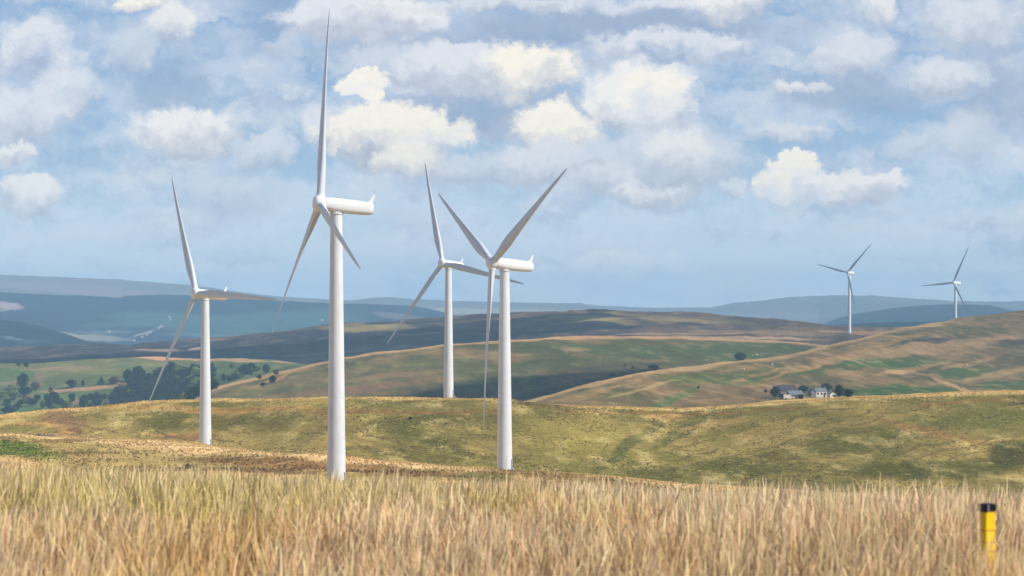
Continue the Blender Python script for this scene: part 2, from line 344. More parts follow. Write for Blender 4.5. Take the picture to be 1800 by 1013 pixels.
STRAW, OLIVE, GREEN, DGREEN = (192,160,106), (122,118,58), (92,112,52), (62,84,50)
def cover(k, px, py, X, Y):
    n = fbm(X/90, Y/200, 4, 21); n2 = fbm(X/30, Y/70, 4, 31)
    def two(a, b, t): return lin(a)*(1-t[..., None]) + lin(b)*t[..., None]
    if k == 1:
        c = two((150,128,74), (196,160,106), sstep(.35,.7,n2))
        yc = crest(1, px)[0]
        e = sstep(9, 2, py-yc); c = c*(1-e[...,None]) + lin((214,182,126))*e[...,None]  # pale long-grass fringe on the crest, backlight painted into its colour
        c = patches(px, py, c, [(0,788,95,14,-6,(84,104,28),.95),(60,800,70,9,-6,(104,112,44),.8),(300,806,170,9,-6,(146,130,76),.6),(560,820,260,9,-3,(120,84,44),.8),
             (330,822,9,7,0,(64,46,26),.9),(420,826,60,5,-2,(92,66,38),.8),(520,830,70,6,-2,(96,66,38),.8),(700,832,110,9,-3,(112,78,46),.85),(850,842,60,10,0,(92,92,36),.8),(1000,842,160,8,-5,(120,92,48),.7),
             (230,782,180,7,-6,(206,172,118),.7),(650,812,60,4,-6,(204,166,110),.8)], 3, 8, 24)
    elif k == 2:
        c = two((118,112,58), (156,138,82), sstep(.35,.68,n2))
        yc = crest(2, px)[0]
        e = sstep(7, 1.5, py-yc)*.9; c = c*(1-e[...,None]) + lin((208,180,120))*e[...,None]  # backlit long-grass edge painted along this crest too
        lst = [(115,742,48,16,-12,(138,108,76),.85),(128,760,22,8,0,(124,90,62),.9),(70,748,50,8,-6,(186,150,98),.8),(40,754,70,10,0,(112,110,52),.7),(100,764,30,5,0,(196,158,104),.8),
          (300,722,190,8,-3,(170,140,84),.8),(330,745,210,14,-2,(104,98,42),.8),(480,740,100,12,0,(98,94,42),.7),(320,770,60,6,2,(134,104,66),.8),(280,766,40,4,0,(180,146,94),.7),
          (700,727,230,3,0,(134,100,56),.8),(480,722,180,3,1,(150,112,60),.7),(740,742,110,10,3,(94,92,40),.9),(700,760,80,9,-18,(98,96,44),.75),(770,780,110,9,-22,(96,94,42),.8),(640,772,120,7,-14,(118,108,56),.7),
          (700,800,140,10,-6,(102,98,46),.7),(960,716,90,6,-6,(98,86,40),.8),(840,756,70,18,0,(140,128,70),.5),(1010,770,110,30,0,(152,140,76),.8),(1150,728,170,3,0,(140,106,60),.75),(1300,722,150,3,4,(134,100,56),.7),
          (1100,790,90,10,33,(92,94,42),.85),(1200,758,60,10,30,(96,96,44),.8),(1170,735,40,7,0,(176,142,92),.7),(1250,745,60,6,10,(160,130,80),.7),
          (1330,745,120,7,14,(118,112,54),.8),(1400,790,200,22,10,(102,100,44),.75),(1560,770,160,12,14,(98,98,44),.7),(1280,800,110,8,12,(148,134,74),.7),(1500,745,140,7,10,(156,138,80),.7),(1640,760,120,8,-14,(150,118,72),.7),
          (1690,745,110,10,-6,(104,108,50),.6),(1300,830,300,14,2,(94,94,40),.8),(1650,825,200,18,3,(86,88,36),.85),(1780,800,50,26,10,(78,80,32),.9),(1740,776,90,4,6,(186,156,100),.7),(1790,712,30,2.4,8,(72,52,36),.9),(1700,708,120,3,4,(140,104,60),.6),
          (1450,700,200,3,3,(176,146,94),.5),(1760,733,60,14,0,(98,104,48),.6)]
        c = patches(px, py, c, lst, 5, 16, 40)*np.array([.99, .90, .74])
        # sheep tracks and drains running up the slope to the right
        tr = np.abs(((py + (px-1200)*.26 + (fbm(px/60, py/30, 3, 77)-.5)*26)/17.0) % 1 - .5)
        k_ = (1-sstep(.0,.13,tr))*sstep(1080,1180,px)*sstep(706,720,py)*sstep(.34,.56,fbm(px/70, py/18, 3, 91))*.75
        c = c*(1-k_[...,None]) + lin((92,78,40))*k_[...,None]
        tr2 = np.abs(((py - (px-560)*.24 + (fbm(px/60, py/30, 3, 78)-.5)*30)/21.0) % 1 - .5)
        k_ = (1-sstep(.0,.12,tr2))*sstep(1010,900,px)*sstep(735,755,py)*sstep(.34,.56,fbm(px/70, py/18, 3, 93))*.7
        c = c*(1-k_[...,None]) + lin((96,82,42))*k_[...,None]
    elif k == 3:
        c = two((100,90,58), (138,112,78), sstep(.38,.66,n2))
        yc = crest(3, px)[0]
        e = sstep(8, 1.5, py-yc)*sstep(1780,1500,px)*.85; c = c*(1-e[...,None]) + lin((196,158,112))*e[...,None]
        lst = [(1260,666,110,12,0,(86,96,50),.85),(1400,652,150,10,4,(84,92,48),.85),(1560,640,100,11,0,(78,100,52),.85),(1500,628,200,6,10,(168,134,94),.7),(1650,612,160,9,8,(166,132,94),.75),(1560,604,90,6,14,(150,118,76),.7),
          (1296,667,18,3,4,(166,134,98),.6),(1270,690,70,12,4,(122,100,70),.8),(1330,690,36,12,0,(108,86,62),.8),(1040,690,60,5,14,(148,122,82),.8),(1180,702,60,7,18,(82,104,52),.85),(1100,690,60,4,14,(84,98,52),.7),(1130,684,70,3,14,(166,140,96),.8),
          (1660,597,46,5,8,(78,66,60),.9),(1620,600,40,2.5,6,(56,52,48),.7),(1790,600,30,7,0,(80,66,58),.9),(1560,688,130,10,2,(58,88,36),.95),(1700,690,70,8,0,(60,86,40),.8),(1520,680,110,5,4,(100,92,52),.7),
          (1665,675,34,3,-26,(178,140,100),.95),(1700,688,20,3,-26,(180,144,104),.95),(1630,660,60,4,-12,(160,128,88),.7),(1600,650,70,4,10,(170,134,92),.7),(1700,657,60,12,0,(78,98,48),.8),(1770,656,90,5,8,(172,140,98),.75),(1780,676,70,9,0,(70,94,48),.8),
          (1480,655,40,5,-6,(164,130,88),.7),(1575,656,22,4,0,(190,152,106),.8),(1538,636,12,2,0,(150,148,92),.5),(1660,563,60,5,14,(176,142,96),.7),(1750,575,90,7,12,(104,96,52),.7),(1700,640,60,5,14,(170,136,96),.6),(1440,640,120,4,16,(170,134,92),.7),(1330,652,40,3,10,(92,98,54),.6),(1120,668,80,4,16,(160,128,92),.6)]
        c = patches(px, py, c, lst, 11, 14, 30)*np.array([.80, .82, .74])
    elif k == 4:
        c = two((88,92,56), (122,110,76), sstep(.4,.66,n2))
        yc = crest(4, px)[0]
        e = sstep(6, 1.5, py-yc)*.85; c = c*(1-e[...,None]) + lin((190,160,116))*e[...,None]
        lst = [(1180,620,260,13,-2,(76,92,54),.95),(1330,612,130,9,-3,(76,94,54),.9),(1010,640,130,14,3,(78,90,56),.85),(880,668,90,9,6,(70,90,54),.8),(960,610,60,5,0,(84,94,58),.7),(1010,616,30,4,0,(134,124,84),.8),(1090,645,110,7,4,(76,78,60),.8),
          (1130,658,80,6,10,(70,72,58),.8),(1000,682,120,12,12,(66,76,60),.55),(930,694,60,9,8,(66,76,60),.5),(720,640,150,9,6,(96,104,62),.8),(820,650,60,5,0,(74,92,54),.6),(560,665,120,8,8,(112,104,74),.7),(620,684,150,8,4,(116,98,74),.8),(800,695,90,5,4,(92,76,66),.8),(700,660,120,5,6,(136,120,84),.7),  # the two grey-green patches at the valley foot paint cloud shade into the cover
          (470,672,60,3,18,(168,136,100),.7),(440,686,70,6,10,(110,106,64),.7),(860,626,100,4,2,(140,124,86),.7),(760,676,120,4,6,(82,90,60),.6),(860,694,20,3,0,(60,56,54),.8)]
        c = patches(px, py, c, lst, 13, 12, 30)*np.array([.92, .78, .70])
    elif k == 5:
        c = two((88,104,62), (112,116,70), sstep(.4,.66,n))
        lst = [(280,630,110,3.2,-3,(206,158,118),.95),(430,635,90,2.6,-2,(186,160,116),.9),(20,656,60,9,0,(84,112,60),.9),(20,675,50,4,3,(132,122,84),.8),(100,648,70,4,3,(152,132,96),.8),(72,662,10,22,14,(126,108,84),.8),(150,650,70,3,0,(140,130,92),.6),
          (150,684,90,3.5,4,(176,144,108),.95),(220,676,26,3.5,-4,(182,156,112),.9),(110,700,60,6,0,(86,116,60),.8),(60,720,50,6,3,(80,116,60),.9),(50,698,26,5,0,(112,108,80),.8),(135,712,6,9,6,(162,124,96),.9),(185,706,6,10,0,(104,90,84),.8),(190,655,60,6,0,(116,122,66),.8),(400,655,90,9,0,(92,110,62),.8),(300,660,90,16,0,(70,92,56),.7)]
        c = patches(px, py, c, lst, 17, 8, 26)*np.array([.80, .72, .68])
    elif k == 6:
        c = two((92,78,66), (126,104,80), sstep(.38,.66,n2))
        yc = crest(6, px)[0]
        lst = [(150,622,300,20,3,(56,52,56),.95),(500,606,330,26,8,(48,48,54),.95),(700,598,120,8,0,(60,52,54),.9),(880,590,240,12,0,(52,50,56),.9),(270,616,50,1.6,0,(190,160,130),.8),(345,613,16,1.6,12,(190,160,130),.8),  # broad dark patches: low heather with the cloud-shade band painted into its colour
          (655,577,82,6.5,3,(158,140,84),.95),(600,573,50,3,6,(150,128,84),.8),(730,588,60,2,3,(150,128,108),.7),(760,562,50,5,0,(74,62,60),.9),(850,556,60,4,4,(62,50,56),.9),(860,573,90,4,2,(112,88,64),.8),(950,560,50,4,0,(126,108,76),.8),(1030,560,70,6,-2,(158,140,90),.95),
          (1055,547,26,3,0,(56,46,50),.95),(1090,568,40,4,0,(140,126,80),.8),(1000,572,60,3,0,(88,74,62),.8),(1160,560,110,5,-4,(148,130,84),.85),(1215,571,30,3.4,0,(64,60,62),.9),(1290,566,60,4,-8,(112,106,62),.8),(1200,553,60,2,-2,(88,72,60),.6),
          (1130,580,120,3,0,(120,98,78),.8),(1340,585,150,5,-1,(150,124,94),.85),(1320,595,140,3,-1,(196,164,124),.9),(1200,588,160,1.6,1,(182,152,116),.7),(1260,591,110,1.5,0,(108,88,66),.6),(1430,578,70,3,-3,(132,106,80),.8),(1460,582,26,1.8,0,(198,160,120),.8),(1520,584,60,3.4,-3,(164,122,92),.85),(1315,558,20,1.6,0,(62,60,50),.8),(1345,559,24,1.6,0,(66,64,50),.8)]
        c = patches(px, py, c, lst, 19, 9, 22)*np.array([.74, .70, .66])
    elif k == 7:
        c = two((14,26,36), (20,34,40), n)
        c = patches(px, py, c, [(0,592,70,1.6,-7,(96,120,110),.7),(60,600,40,5,0,(34,74,60),.6),(1500,575,60,3,0,(44,62,60),.5)], 23, 5, 20)
    elif k == 8:
        c = two((20,31,46), (27,39,50), n)  # forest green pushed towards blue, distance haze painted into the colour
        lst = [(340,567,160,17,-4,(58,84,76),.95),(500,566,160,22,2,(56,82,76),.95),(560,545,110,5,2,(40,62,62),.6),(10,537,34,7,-8,(168,142,142),.9),(0,546,26,3,12,(150,140,120),.7),(110,586,50,3,-12,(124,124,112),.8),(170,594,70,6,-4,(128,122,104),.85),(180,584,60,3,0,(92,104,96),.6),(250,587,22,2.2,18,(168,166,150),.7),
          (380,590,110,4,-2,(88,112,96),.6),(200,572,70,5,0,(62,84,80),.5),(700,556,50,5,-6,(118,112,104),.6)]
        c = patches(px, py, c, lst, 29, 7, 22)
    else:
        c = two((92,84,72), (112,98,84), n)
        lst = [(120,508,160,9,-3,(128,104,104),.8),(300,512,120,6,-4,(96,96,84),.7),(830,548,170,6,0,(146,138,116),.85),(1000,549,120,4,0,(140,130,110),.8),(650,540,110,5,0,(76,92,88),.6),(1330,556,160,8,0,(120,110,108),.7),(1440,533,120,6,0,(70,78,78),.4)]
        c = patches(px, py, c, lst, 37, 8, 30)
    return c

mats = {1: cover_mat('rough_pasture', 1.6, 9, 40, .55, .5, strawamt=.55, dist=.5),
        2: cover_mat('tussock_hillside', 2.0, 11, 60, .6, .8, straw=(190,166,108), strawamt=.55, dist=.6),
        3: cover_mat('moor_grass_hill', 2.2, 12, 70, .85, .5, straw=(160,126,90), strawamt=.38, dist=1),
        4: cover_mat('grazed_ridge', 2.8, 16, 85, .72, .5, straw=(148,124,88), strawamt=.3, dist=1),
        5: cover_mat('valley_fields', 4.0, 24, 110, .45, .3, straw=(150,136,92), strawamt=.25, dist=1),
        6: cover_mat('heather_moor', 4.5, 26, 120, .8, .5, straw=(150,122,92), strawamt=.25, dist=2),
        7: cover_mat('forest_spur', 14, 60, 300, .35, .5, straw=(50,70,60), strawamt=.3, dist=4),
        8: cover_mat('forest_hills', 12, 60, 300, .6, .5, straw=(42,56,60), strawamt=.3, dist=5),  # bluish tint carries painted haze as well
        9: cover_mat('far_moor', 20, 110, 500, .5, .5, straw=(120,112,90), strawamt=.3, dist=8)}

def cols_for(step):
    a = np.arange(-40, 1841, step)
    l = -40 - np.cumsum(np.linspace(12, 160, 34)); r = 1840 + np.cumsum(np.linspace(12, 160, 34))
    return np.concatenate([l[::-1], a, r])
hill_names = {1:'hill', 2:'hill', 3:'hill', 4:'hill', 5:'field', 6:'moor_hill', 7:'hill', 8:'hill', 9:'hill'}
for k in range(1, 10):
    px = cols_for(2.5 if k <= 6 else 3.0)
    N = nodes(px)
    # sheet k runs from the valley in front of crest k to the valley behind it; sheet 1 starts at the near field's lip
    ya = N[2*k-1] if k > 1 else N[0]
    yb = N[2*k]; yc = N[2*k+1] if k < 9 else N[-2]
    nf = {1: 150, 2: 230, 3: 200, 4: 160, 5: 110, 6: 130, 7: 50, 8: 90, 9: 60}[k]; nb = 26
    t = np.linspace(0, 1, nf+1)[:, None]; f = ya[0] + (yb[0]-ya[0])*t
    if k == 1:      # keep the valley node on a row of the sheet
        t1 = np.linspace(0, 1, 41)[:, None]; f = np.vstack([ya[0] + (395.-ya[0])*t1, 395. + (yb[0]-395.)*np.linspace(0, 1, 121)[1:, None]])
    b = yb[0] + (yc[0]-yb[0])*np.linspace(0, 1, nb)[1:, None]
    Y = np.vstack([f, b])
    if k == 9: Y = np.vstack([Y, 15500. + 2500.*np.linspace(0, 1, 12)[1:, None]*np.ones_like(px)])
    PX = np.broadcast_to(px, Y.shape); X = (PX-900)/F*Y
    Z = ground_z(X, Y)
    PY = HOR - F*Z/Y
    pyv = height_line(PX, Y)
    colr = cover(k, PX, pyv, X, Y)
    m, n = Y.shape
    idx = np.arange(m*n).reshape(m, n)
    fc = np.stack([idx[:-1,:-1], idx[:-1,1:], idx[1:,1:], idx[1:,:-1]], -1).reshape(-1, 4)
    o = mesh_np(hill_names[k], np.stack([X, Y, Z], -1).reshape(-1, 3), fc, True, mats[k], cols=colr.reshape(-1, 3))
    o['kind'] = 'structure'

# the near field, round the viewpoint, meets sheet 1 along its lip
px = cols_for(2.5)
xe = (px-900)/F*GY
yy = np.concatenate([np.linspace(-60, 4, 24), np.linspace(5, GY, 110)])
tt = np.clip((yy-(-60))/(GY+60), 0, 1)
Yg = np.broadcast_to(yy[:, None], (len(yy), len(xe)))
Xg = xe[None, :]*np.ones_like(Yg)
Zg = ground_z(Xg, Yg)
idx = np.arange(Yg.size).reshape(Yg.shape)
fc = np.stack([idx[:-1,:-1], idx[:-1,1:], idx[1:,1:], idx[1:,:-1]], -1).reshape(-1, 4)
cg = lin((92,64,32))*(1+.5*(fbm(Xg/2, Yg/3, 3, 4)-.5))[..., None]
mfield = cover_mat('matted_straw_ground', .05, .3, 2.5, .6, .6, straw=(180,146,96), strawamt=.5, dist=.03, warp=(1,1,1))
o = mesh_np('ground', np.stack([Xg, Yg, Zg], -1).reshape(-1, 3), fc, True, mfield, cols=cg.reshape(-1, 3)); o['kind'] = 'structure'

# ------------------------------------------------------------------ grass
def foliage_mat(name, trans=.3, rough=.9, var=.25, ns=1.0, attr=True, colr=None):
    m = bpy.data.materials.new(name); m.use_nodes = True; t = NT(m.node_tree); t.n.clear()
    o = t.new('ShaderNodeOutputMaterial'); d = t.new('ShaderNodeBsdfDiffuse'); tr = t.new('ShaderNodeBsdfTranslucent'); mx = t.new('ShaderNodeMixShader')
    c = t.new('ShaderNodeAttribute', attribute_name='cover').outputs['Color'] if attr else L4(colr)
    pos = t.new('ShaderNodeNewGeometry').outputs['Position']
    c = t.mix(1.0, c, t.mix(t.noise(pos, ns, 3), (1-var*1.6,)*3+(1,), (1+var*1.6,)*3+(1,)), 'MULTIPLY')
    t.l.new(c, d.inputs[0]); t.l.new(c, tr.inputs[0]); mx.inputs[0].default_value = trans
    t.l.new(d.outputs[0], mx.inputs[1]); t.l.new(tr.outputs[0], mx.inputs[2]); t.l.new(mx.outputs[0], o.inputs[0])
    return m
rng = np.random.default_rng(7)
def blades(name, X, Y, h, wid, lean, leandir, cols_base, cols_tip, mat, segs=3, curl=1.6, headw=None, facing=None, label=None, cat=None):
    n = len(X); Z = ground_z(X, Y)
    ts = np.linspace(0, 1, segs+1)
    fa = rng.uniform(0, np.pi, n) if facing is None else facing
    wx, wy = np.cos(fa), np.sin(fa)
    V = []; Cc = []
    for i, t in enumerate(ts):
        off = lean*h*t**curl; zz = h*(t - .25*np.abs(lean)*t**2)
        cx = X + np.cos(leandir)*off; cy = Y + np.sin(leandir)*off; cz = Z + zz - .02
        wt = wid*(1-t**1.5*.75) if headw is None else wid*np.where(t > .55, headw*(1.15-t)*1.6, .8)
        if i == segs: wt = wid*.12
        V.append(np.stack([cx-wx*wt, cy-wy*wt, cz], -1)); V.append(np.stack([cx+wx*wt, cy+wy*wt, cz], -1))
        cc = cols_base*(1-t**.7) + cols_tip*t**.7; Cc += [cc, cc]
    V = np.stack(V, 1); Cc = np.stack(Cc, 1); k = V.shape[1]
    b = (np.arange(n)*k)[:, None]
    fc = np.stack([np.concatenate([b+2*i, b+2*i+1, b+2*i+3, b+2*i+2], 1) for i in range(segs)], 1).reshape(-1, 4)
    return V.reshape(-1, 3), fc, Cc.reshape(-1, 3)
def join(parts):
    vs, fs, cs = [], [], []; b = 0
    for v, f, c in parts: vs.append(v); fs.append(f+b); cs.append(c); b += len(v)
    return np.vstack(vs), np.vstack(fs), np.vstack(cs)

def scatter(nn, Y0, Y1, srange, power=1.0):
    """points in a wedge, uniform in area weighted by Y**-power"""
    u = rng.uniform(0, 1, nn); e = 2-power
    Y = (Y0**e + u*(Y1**e-Y0**e))**(1/e)
    s = rng.uniform(-srange, srange, nn)
    return s*Y, Y
def field_cols(X, Y):
    """straw with greener drifts; returns base and tip colours"""
    n = len(X)
    px = 900 + F*X/Y
    g = sstep(.42, .66, fbm(X/2.2, Y/5, 3, 41)); 
    band = sstep(22, 30, Y)*sstep(62, 48, Y)*sstep(1050, 500, px)          # the green rushy drift across the left of the field
    g = np.clip(g*.35 + band*(.7+.7*g), 0, 1)*rng.uniform(.3, 1.1, n)
    g = np.clip(g, 0, 1)
    pink = rng.uniform(0, 1, n)[:, None]
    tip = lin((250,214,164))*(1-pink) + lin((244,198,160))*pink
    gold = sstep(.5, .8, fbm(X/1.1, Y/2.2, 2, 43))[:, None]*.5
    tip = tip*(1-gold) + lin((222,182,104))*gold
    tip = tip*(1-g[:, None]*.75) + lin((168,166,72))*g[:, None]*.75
    bs = lin((152,104,52))*(1-g[:, None]) + lin((118,124,44))*g[:, None]  # blade roots darkened, painting shade into the gaps between blades
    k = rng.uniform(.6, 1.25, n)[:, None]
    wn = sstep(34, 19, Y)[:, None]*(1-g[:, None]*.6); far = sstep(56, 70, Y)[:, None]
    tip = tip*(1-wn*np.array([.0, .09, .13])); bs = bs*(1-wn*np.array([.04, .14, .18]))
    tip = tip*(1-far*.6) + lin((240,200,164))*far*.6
    return bs*k, np.minimum(tip*k*1.3, .95)
mgrass = foliage_mat('dry_grass', .22, var=.2, ns=.8)
P_ = []
def clumped(nt, per, Y0, Y1, sr, power, spread):
    X, Y = scatter(nt, Y0, Y1, sr, power)
    k = rng.poisson(per, nt) + 2
    cX = np.repeat(X, k); cY = np.repeat(Y, k); m = len(cX)
    a = rng.uniform(0, 2*np.pi, m); r = np.abs(rng.normal(0, spread, m))
    hs = np.repeat(rng.uniform(.75, 1.25, nt), k)
    return cX + np.cos(a)*r, cY + np.sin(a)*r, a, r, hs
# leaf blades in tussocks, near part then far part
for (nt, per, Y0, Y1, sr, pw, sp, hh, wd) in ((2500, 15, 3, 24, .26, .9, .07, .36, .0050), (6500, 11, 22, 50, .24, .8, .13, .34, .007), (6500, 10, 46, 82, .24, .2, .2, .33, .0095)):
    X, Y, a, r, hs = clumped(nt, per, Y0, Y1, sr, pw, sp)
    n = len(X); h = hh*hs*rng.uniform(.5, 1.2, n)*(.6+.8*fbm(X/1.3, Y/2.6, 3, 71))
    lean = np.clip(rng.normal(.28, .22, n), .03, 1.2)
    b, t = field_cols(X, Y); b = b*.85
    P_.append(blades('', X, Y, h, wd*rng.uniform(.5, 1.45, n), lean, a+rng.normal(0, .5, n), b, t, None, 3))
# flowering stems with seed heads, standing above the leaves
for (nn, Y0, Y1, sr, pw, hh, wd) in ((9000, 4, 24, .26, .9, .43, .0034), (17000, 22, 52, .24, .8, .43, .0048), (13000, 48, 82, .24, .2, .42, .0075)):
    X, Y = scatter(nn, Y0, Y1, sr, pw)
    clump = fbm(X/.9, Y/1.6, 2, 55); keep = rng.uniform(0, 1, nn) < sstep(.3, .6, clump)*.9+.1; X, Y = X[keep], Y[keep]; n = len(X)
    b, t = field_cols(X, Y); t = t*.6 + lin((250,222,188))*.4
    h = hh*rng.uniform(.6, 1.3, n)*(.65+.7*fbm(X/1.3, Y/2.6, 3, 71))
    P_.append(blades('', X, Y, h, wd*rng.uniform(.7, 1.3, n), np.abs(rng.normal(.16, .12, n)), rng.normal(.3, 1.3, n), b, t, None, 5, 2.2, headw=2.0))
# the few tall stalks that reach above the field's edge
tall = [(1300,832,14,.05),(1347,838,15,-.02),(1475,842,14,.22),(1483,850,15,.02),(1512,842,13,.35),(1532,836,13,-.14),(1570,864,16,.0),(1648,828,15,-.05),(1658,845,16,.0),(1690,856,17,.05),(1706,842,17,.0),(1721,826,16,-.02),(1775,852,13,.5),(1445,858,16,-.1),(1280,870,12,.7),(1250,850,18,.0),(1106,852,16,.03),(1020,838,20,.0),(1385,862,15,.1),(1610,872,16,-.1),(1770,870,12.5,.1)]
T = np.array(tall); X = (T[:,0]-900)/F*T[:,2]; Y = T[:,2]; h = (HOR-T[:,1])/F*Y - ground_z(X, Y)
P_.append(blades('', X - T[:,3]*h*.6, Y, h/(1-.25*np.abs(T[:,3])*.6), np.full(len(T), .0065), T[:,3]*.6, np.zeros(len(T)), np.tile(lin((176,150,96)), (len(T), 1)), np.tile(lin((226,200,152)), (len(T), 1)), None, 5, 1.3, facing=np.full(len(T), .1)))
# grass crowding round the marker post
n = 700; Y = rng.uniform(16.2, 17.42, n); X = (1735-900)/F*17.5 + rng.normal(0, .11, n)
b, t = field_cols(X, Y); P_.append(blades('', X, Y, rng.uniform(.26, .47, n), rng.uniform(.002, .0048, n), np.abs(rng.normal(.15, .12, n)), rng.uniform(0, 6.28, n), b, t, None, 4))
v, f_, c = join(P_)
o = mesh_np('grass', v, f_, False, mgrass, cols=c)
tag(o, 'tall dry straw-coloured grass filling the foreground field', 'grass', kind='stuff')

# tussocks on the two nearer hills
mtuss = foliage_mat('tussock_grass', .5, var=.3, ns=.15)
PT = []
def tuss(k, Y0, Y1, nn, hh, ww):
    X, Y = scatter(nn, Y0, Y1, .19, .0)
    px = 900+F*X/Y; py = height_line(px, Y)
    N = nodes(px); keep = (Y > N[2*k-1][0]) & (Y < N[2*k][0]*1.012)
    X, Y, px, py = X[keep], Y[keep], px[keep], py[keep]
    d = fbm(X/14, Y/20, 3, 61); keep = rng.uniform(0, 1, len(X)) < sstep(.38, .62, d)*.85 + .15 + sstep(5, 1, np.abs(py-crest(k, px)[0]))*.6
    X, Y, px, py = X[keep], Y[keep], px[keep], py[keep]; n = len(X)
    cv = cover(k, px, py, X, Y)*1.15; st = rng.uniform(0, .75, n)[:, None]**1.4
    tp = cv*(1-st) + lin((206,178,118))*st
    for q in range(3):
        a = rng.uniform(0, 2*np.pi, n)
        PT.append(blades('', X+rng.normal(0, .15, n), Y+rng.normal(0, .15, n), hh*rng.uniform(.5, 1.3, n), ww*rng.uniform(.6, 1.4, n), np.abs(rng.normal(.35, .2, n)), a, cv, tp, None, 2, facing=rng.normal(0, .6, n)))
tuss(1, 400, 930, 52000, .42, .15)
tuss(2, 600, 1160, 60000, .27, .26)
v, f_, c = join(PT)
o = mesh_np('tussock_grass', v, f_, False, mtuss, cols=c)
tag(o, 'rough tussock grass dotted over the two green and tan hillsides behind the field', 'grass', kind='stuff')

# ------------------------------------------------------------------ wind turbines
def paint_mat(name, colr, rough=.35, dirt=.08, ns=.25):
    m = bpy.data.materials.new(name); m.use_nodes = True; t = NT(m.node_tree)
    b = t.n['Principled BSDF']; tc = t.new('ShaderNodeTexCoord').outputs['Object']
    mp = t.new('ShaderNodeMapping'); t.l.new(tc, mp.inputs[0]); mp.inputs['Scale'].default_value = (1.5, 1.5, .25)
    n1 = t.noise(mp.outputs[0], ns*4, 6, .65); n2 = t.noise(tc, ns, 3)
    c = t.mix(t.smooth(n1, .45, .75, 0, dirt*2.2), L4(colr), L4(tuple(int(x*.80) for x in colr)))
    c = t.mix(t.smooth(n2, .4, .7, 0, dirt), c, L4((150,146,134)))
    t.l.new(c, b.inputs['Base Color']); t.put(b.inputs['Roughness'], t.smooth(n1, .3, .7, rough, rough+.2))
    return m
mtower = paint_mat('white_tower_paint', (208,209,209), .4, .14)
mblade = paint_mat('white_blade_gelcoat', (196,199,203), .35, .12)
mnac = paint_mat('white_nacelle_paint', (222,222,219), .35, .08)
mgrey = paint_mat('grey_metal', (140,142,146), .5, .1)
mdark = paint_mat('dark_metal', (60,62,66), .5, .1)

def blade_mb(L=40.0):
    """span along +Z, leading edge to -Y, trailing edge to +Y, upwind face +X"""
    st = [(0,.84,.84,0,0),(.03,.84,.84,0,0),(.07,.86,.80,10,.02),(.12,1.02,.68,13,.08),(.18,1.22,.58,12,.14),(.23,1.30,.50,10,.18),(.32,1.18,.38,7.5,.17),(.45,.98,.27,5,.14),(.6,.76,.19,3,.10),(.75,.57,.13,1.5,.07),(.88,.40,.09,.5,.04),(.96,.27,.06,0,.02),(1.0,.06,.02,0,.0)]
    R = []; n = 20
    for (t, ch, th, tw, off) in st:
        ch2 = ch if t > .05 else ch; ring = []; a = math.radians(tw*1.15+7)
        for j in range(n):
            u = 2*math.pi*j/n
            if t <= .03: y = math.cos(u)*ch; x = math.sin(u)*th
            else:
                k = min(1, (t-.03)/.15); c = math.cos(u)
                y = c*ch; x = math.sin(u)*th*((1-k) + k*(.55-.45*c)*1.7)          # blunt leading edge, sharp trailing edge
            y += off*1.1 if t > .03 else 0
            xx = x*math.cos(a) - y*math.sin(a); yy_ = x*math.sin(a) + y*math.cos(a)
            xx += .9*(t**2.2)                                                        # pre-bend away from the tower
            ring.append((xx, yy_, t*L))
        R.append(ring)
    m = MB(); m.rings(R); return m

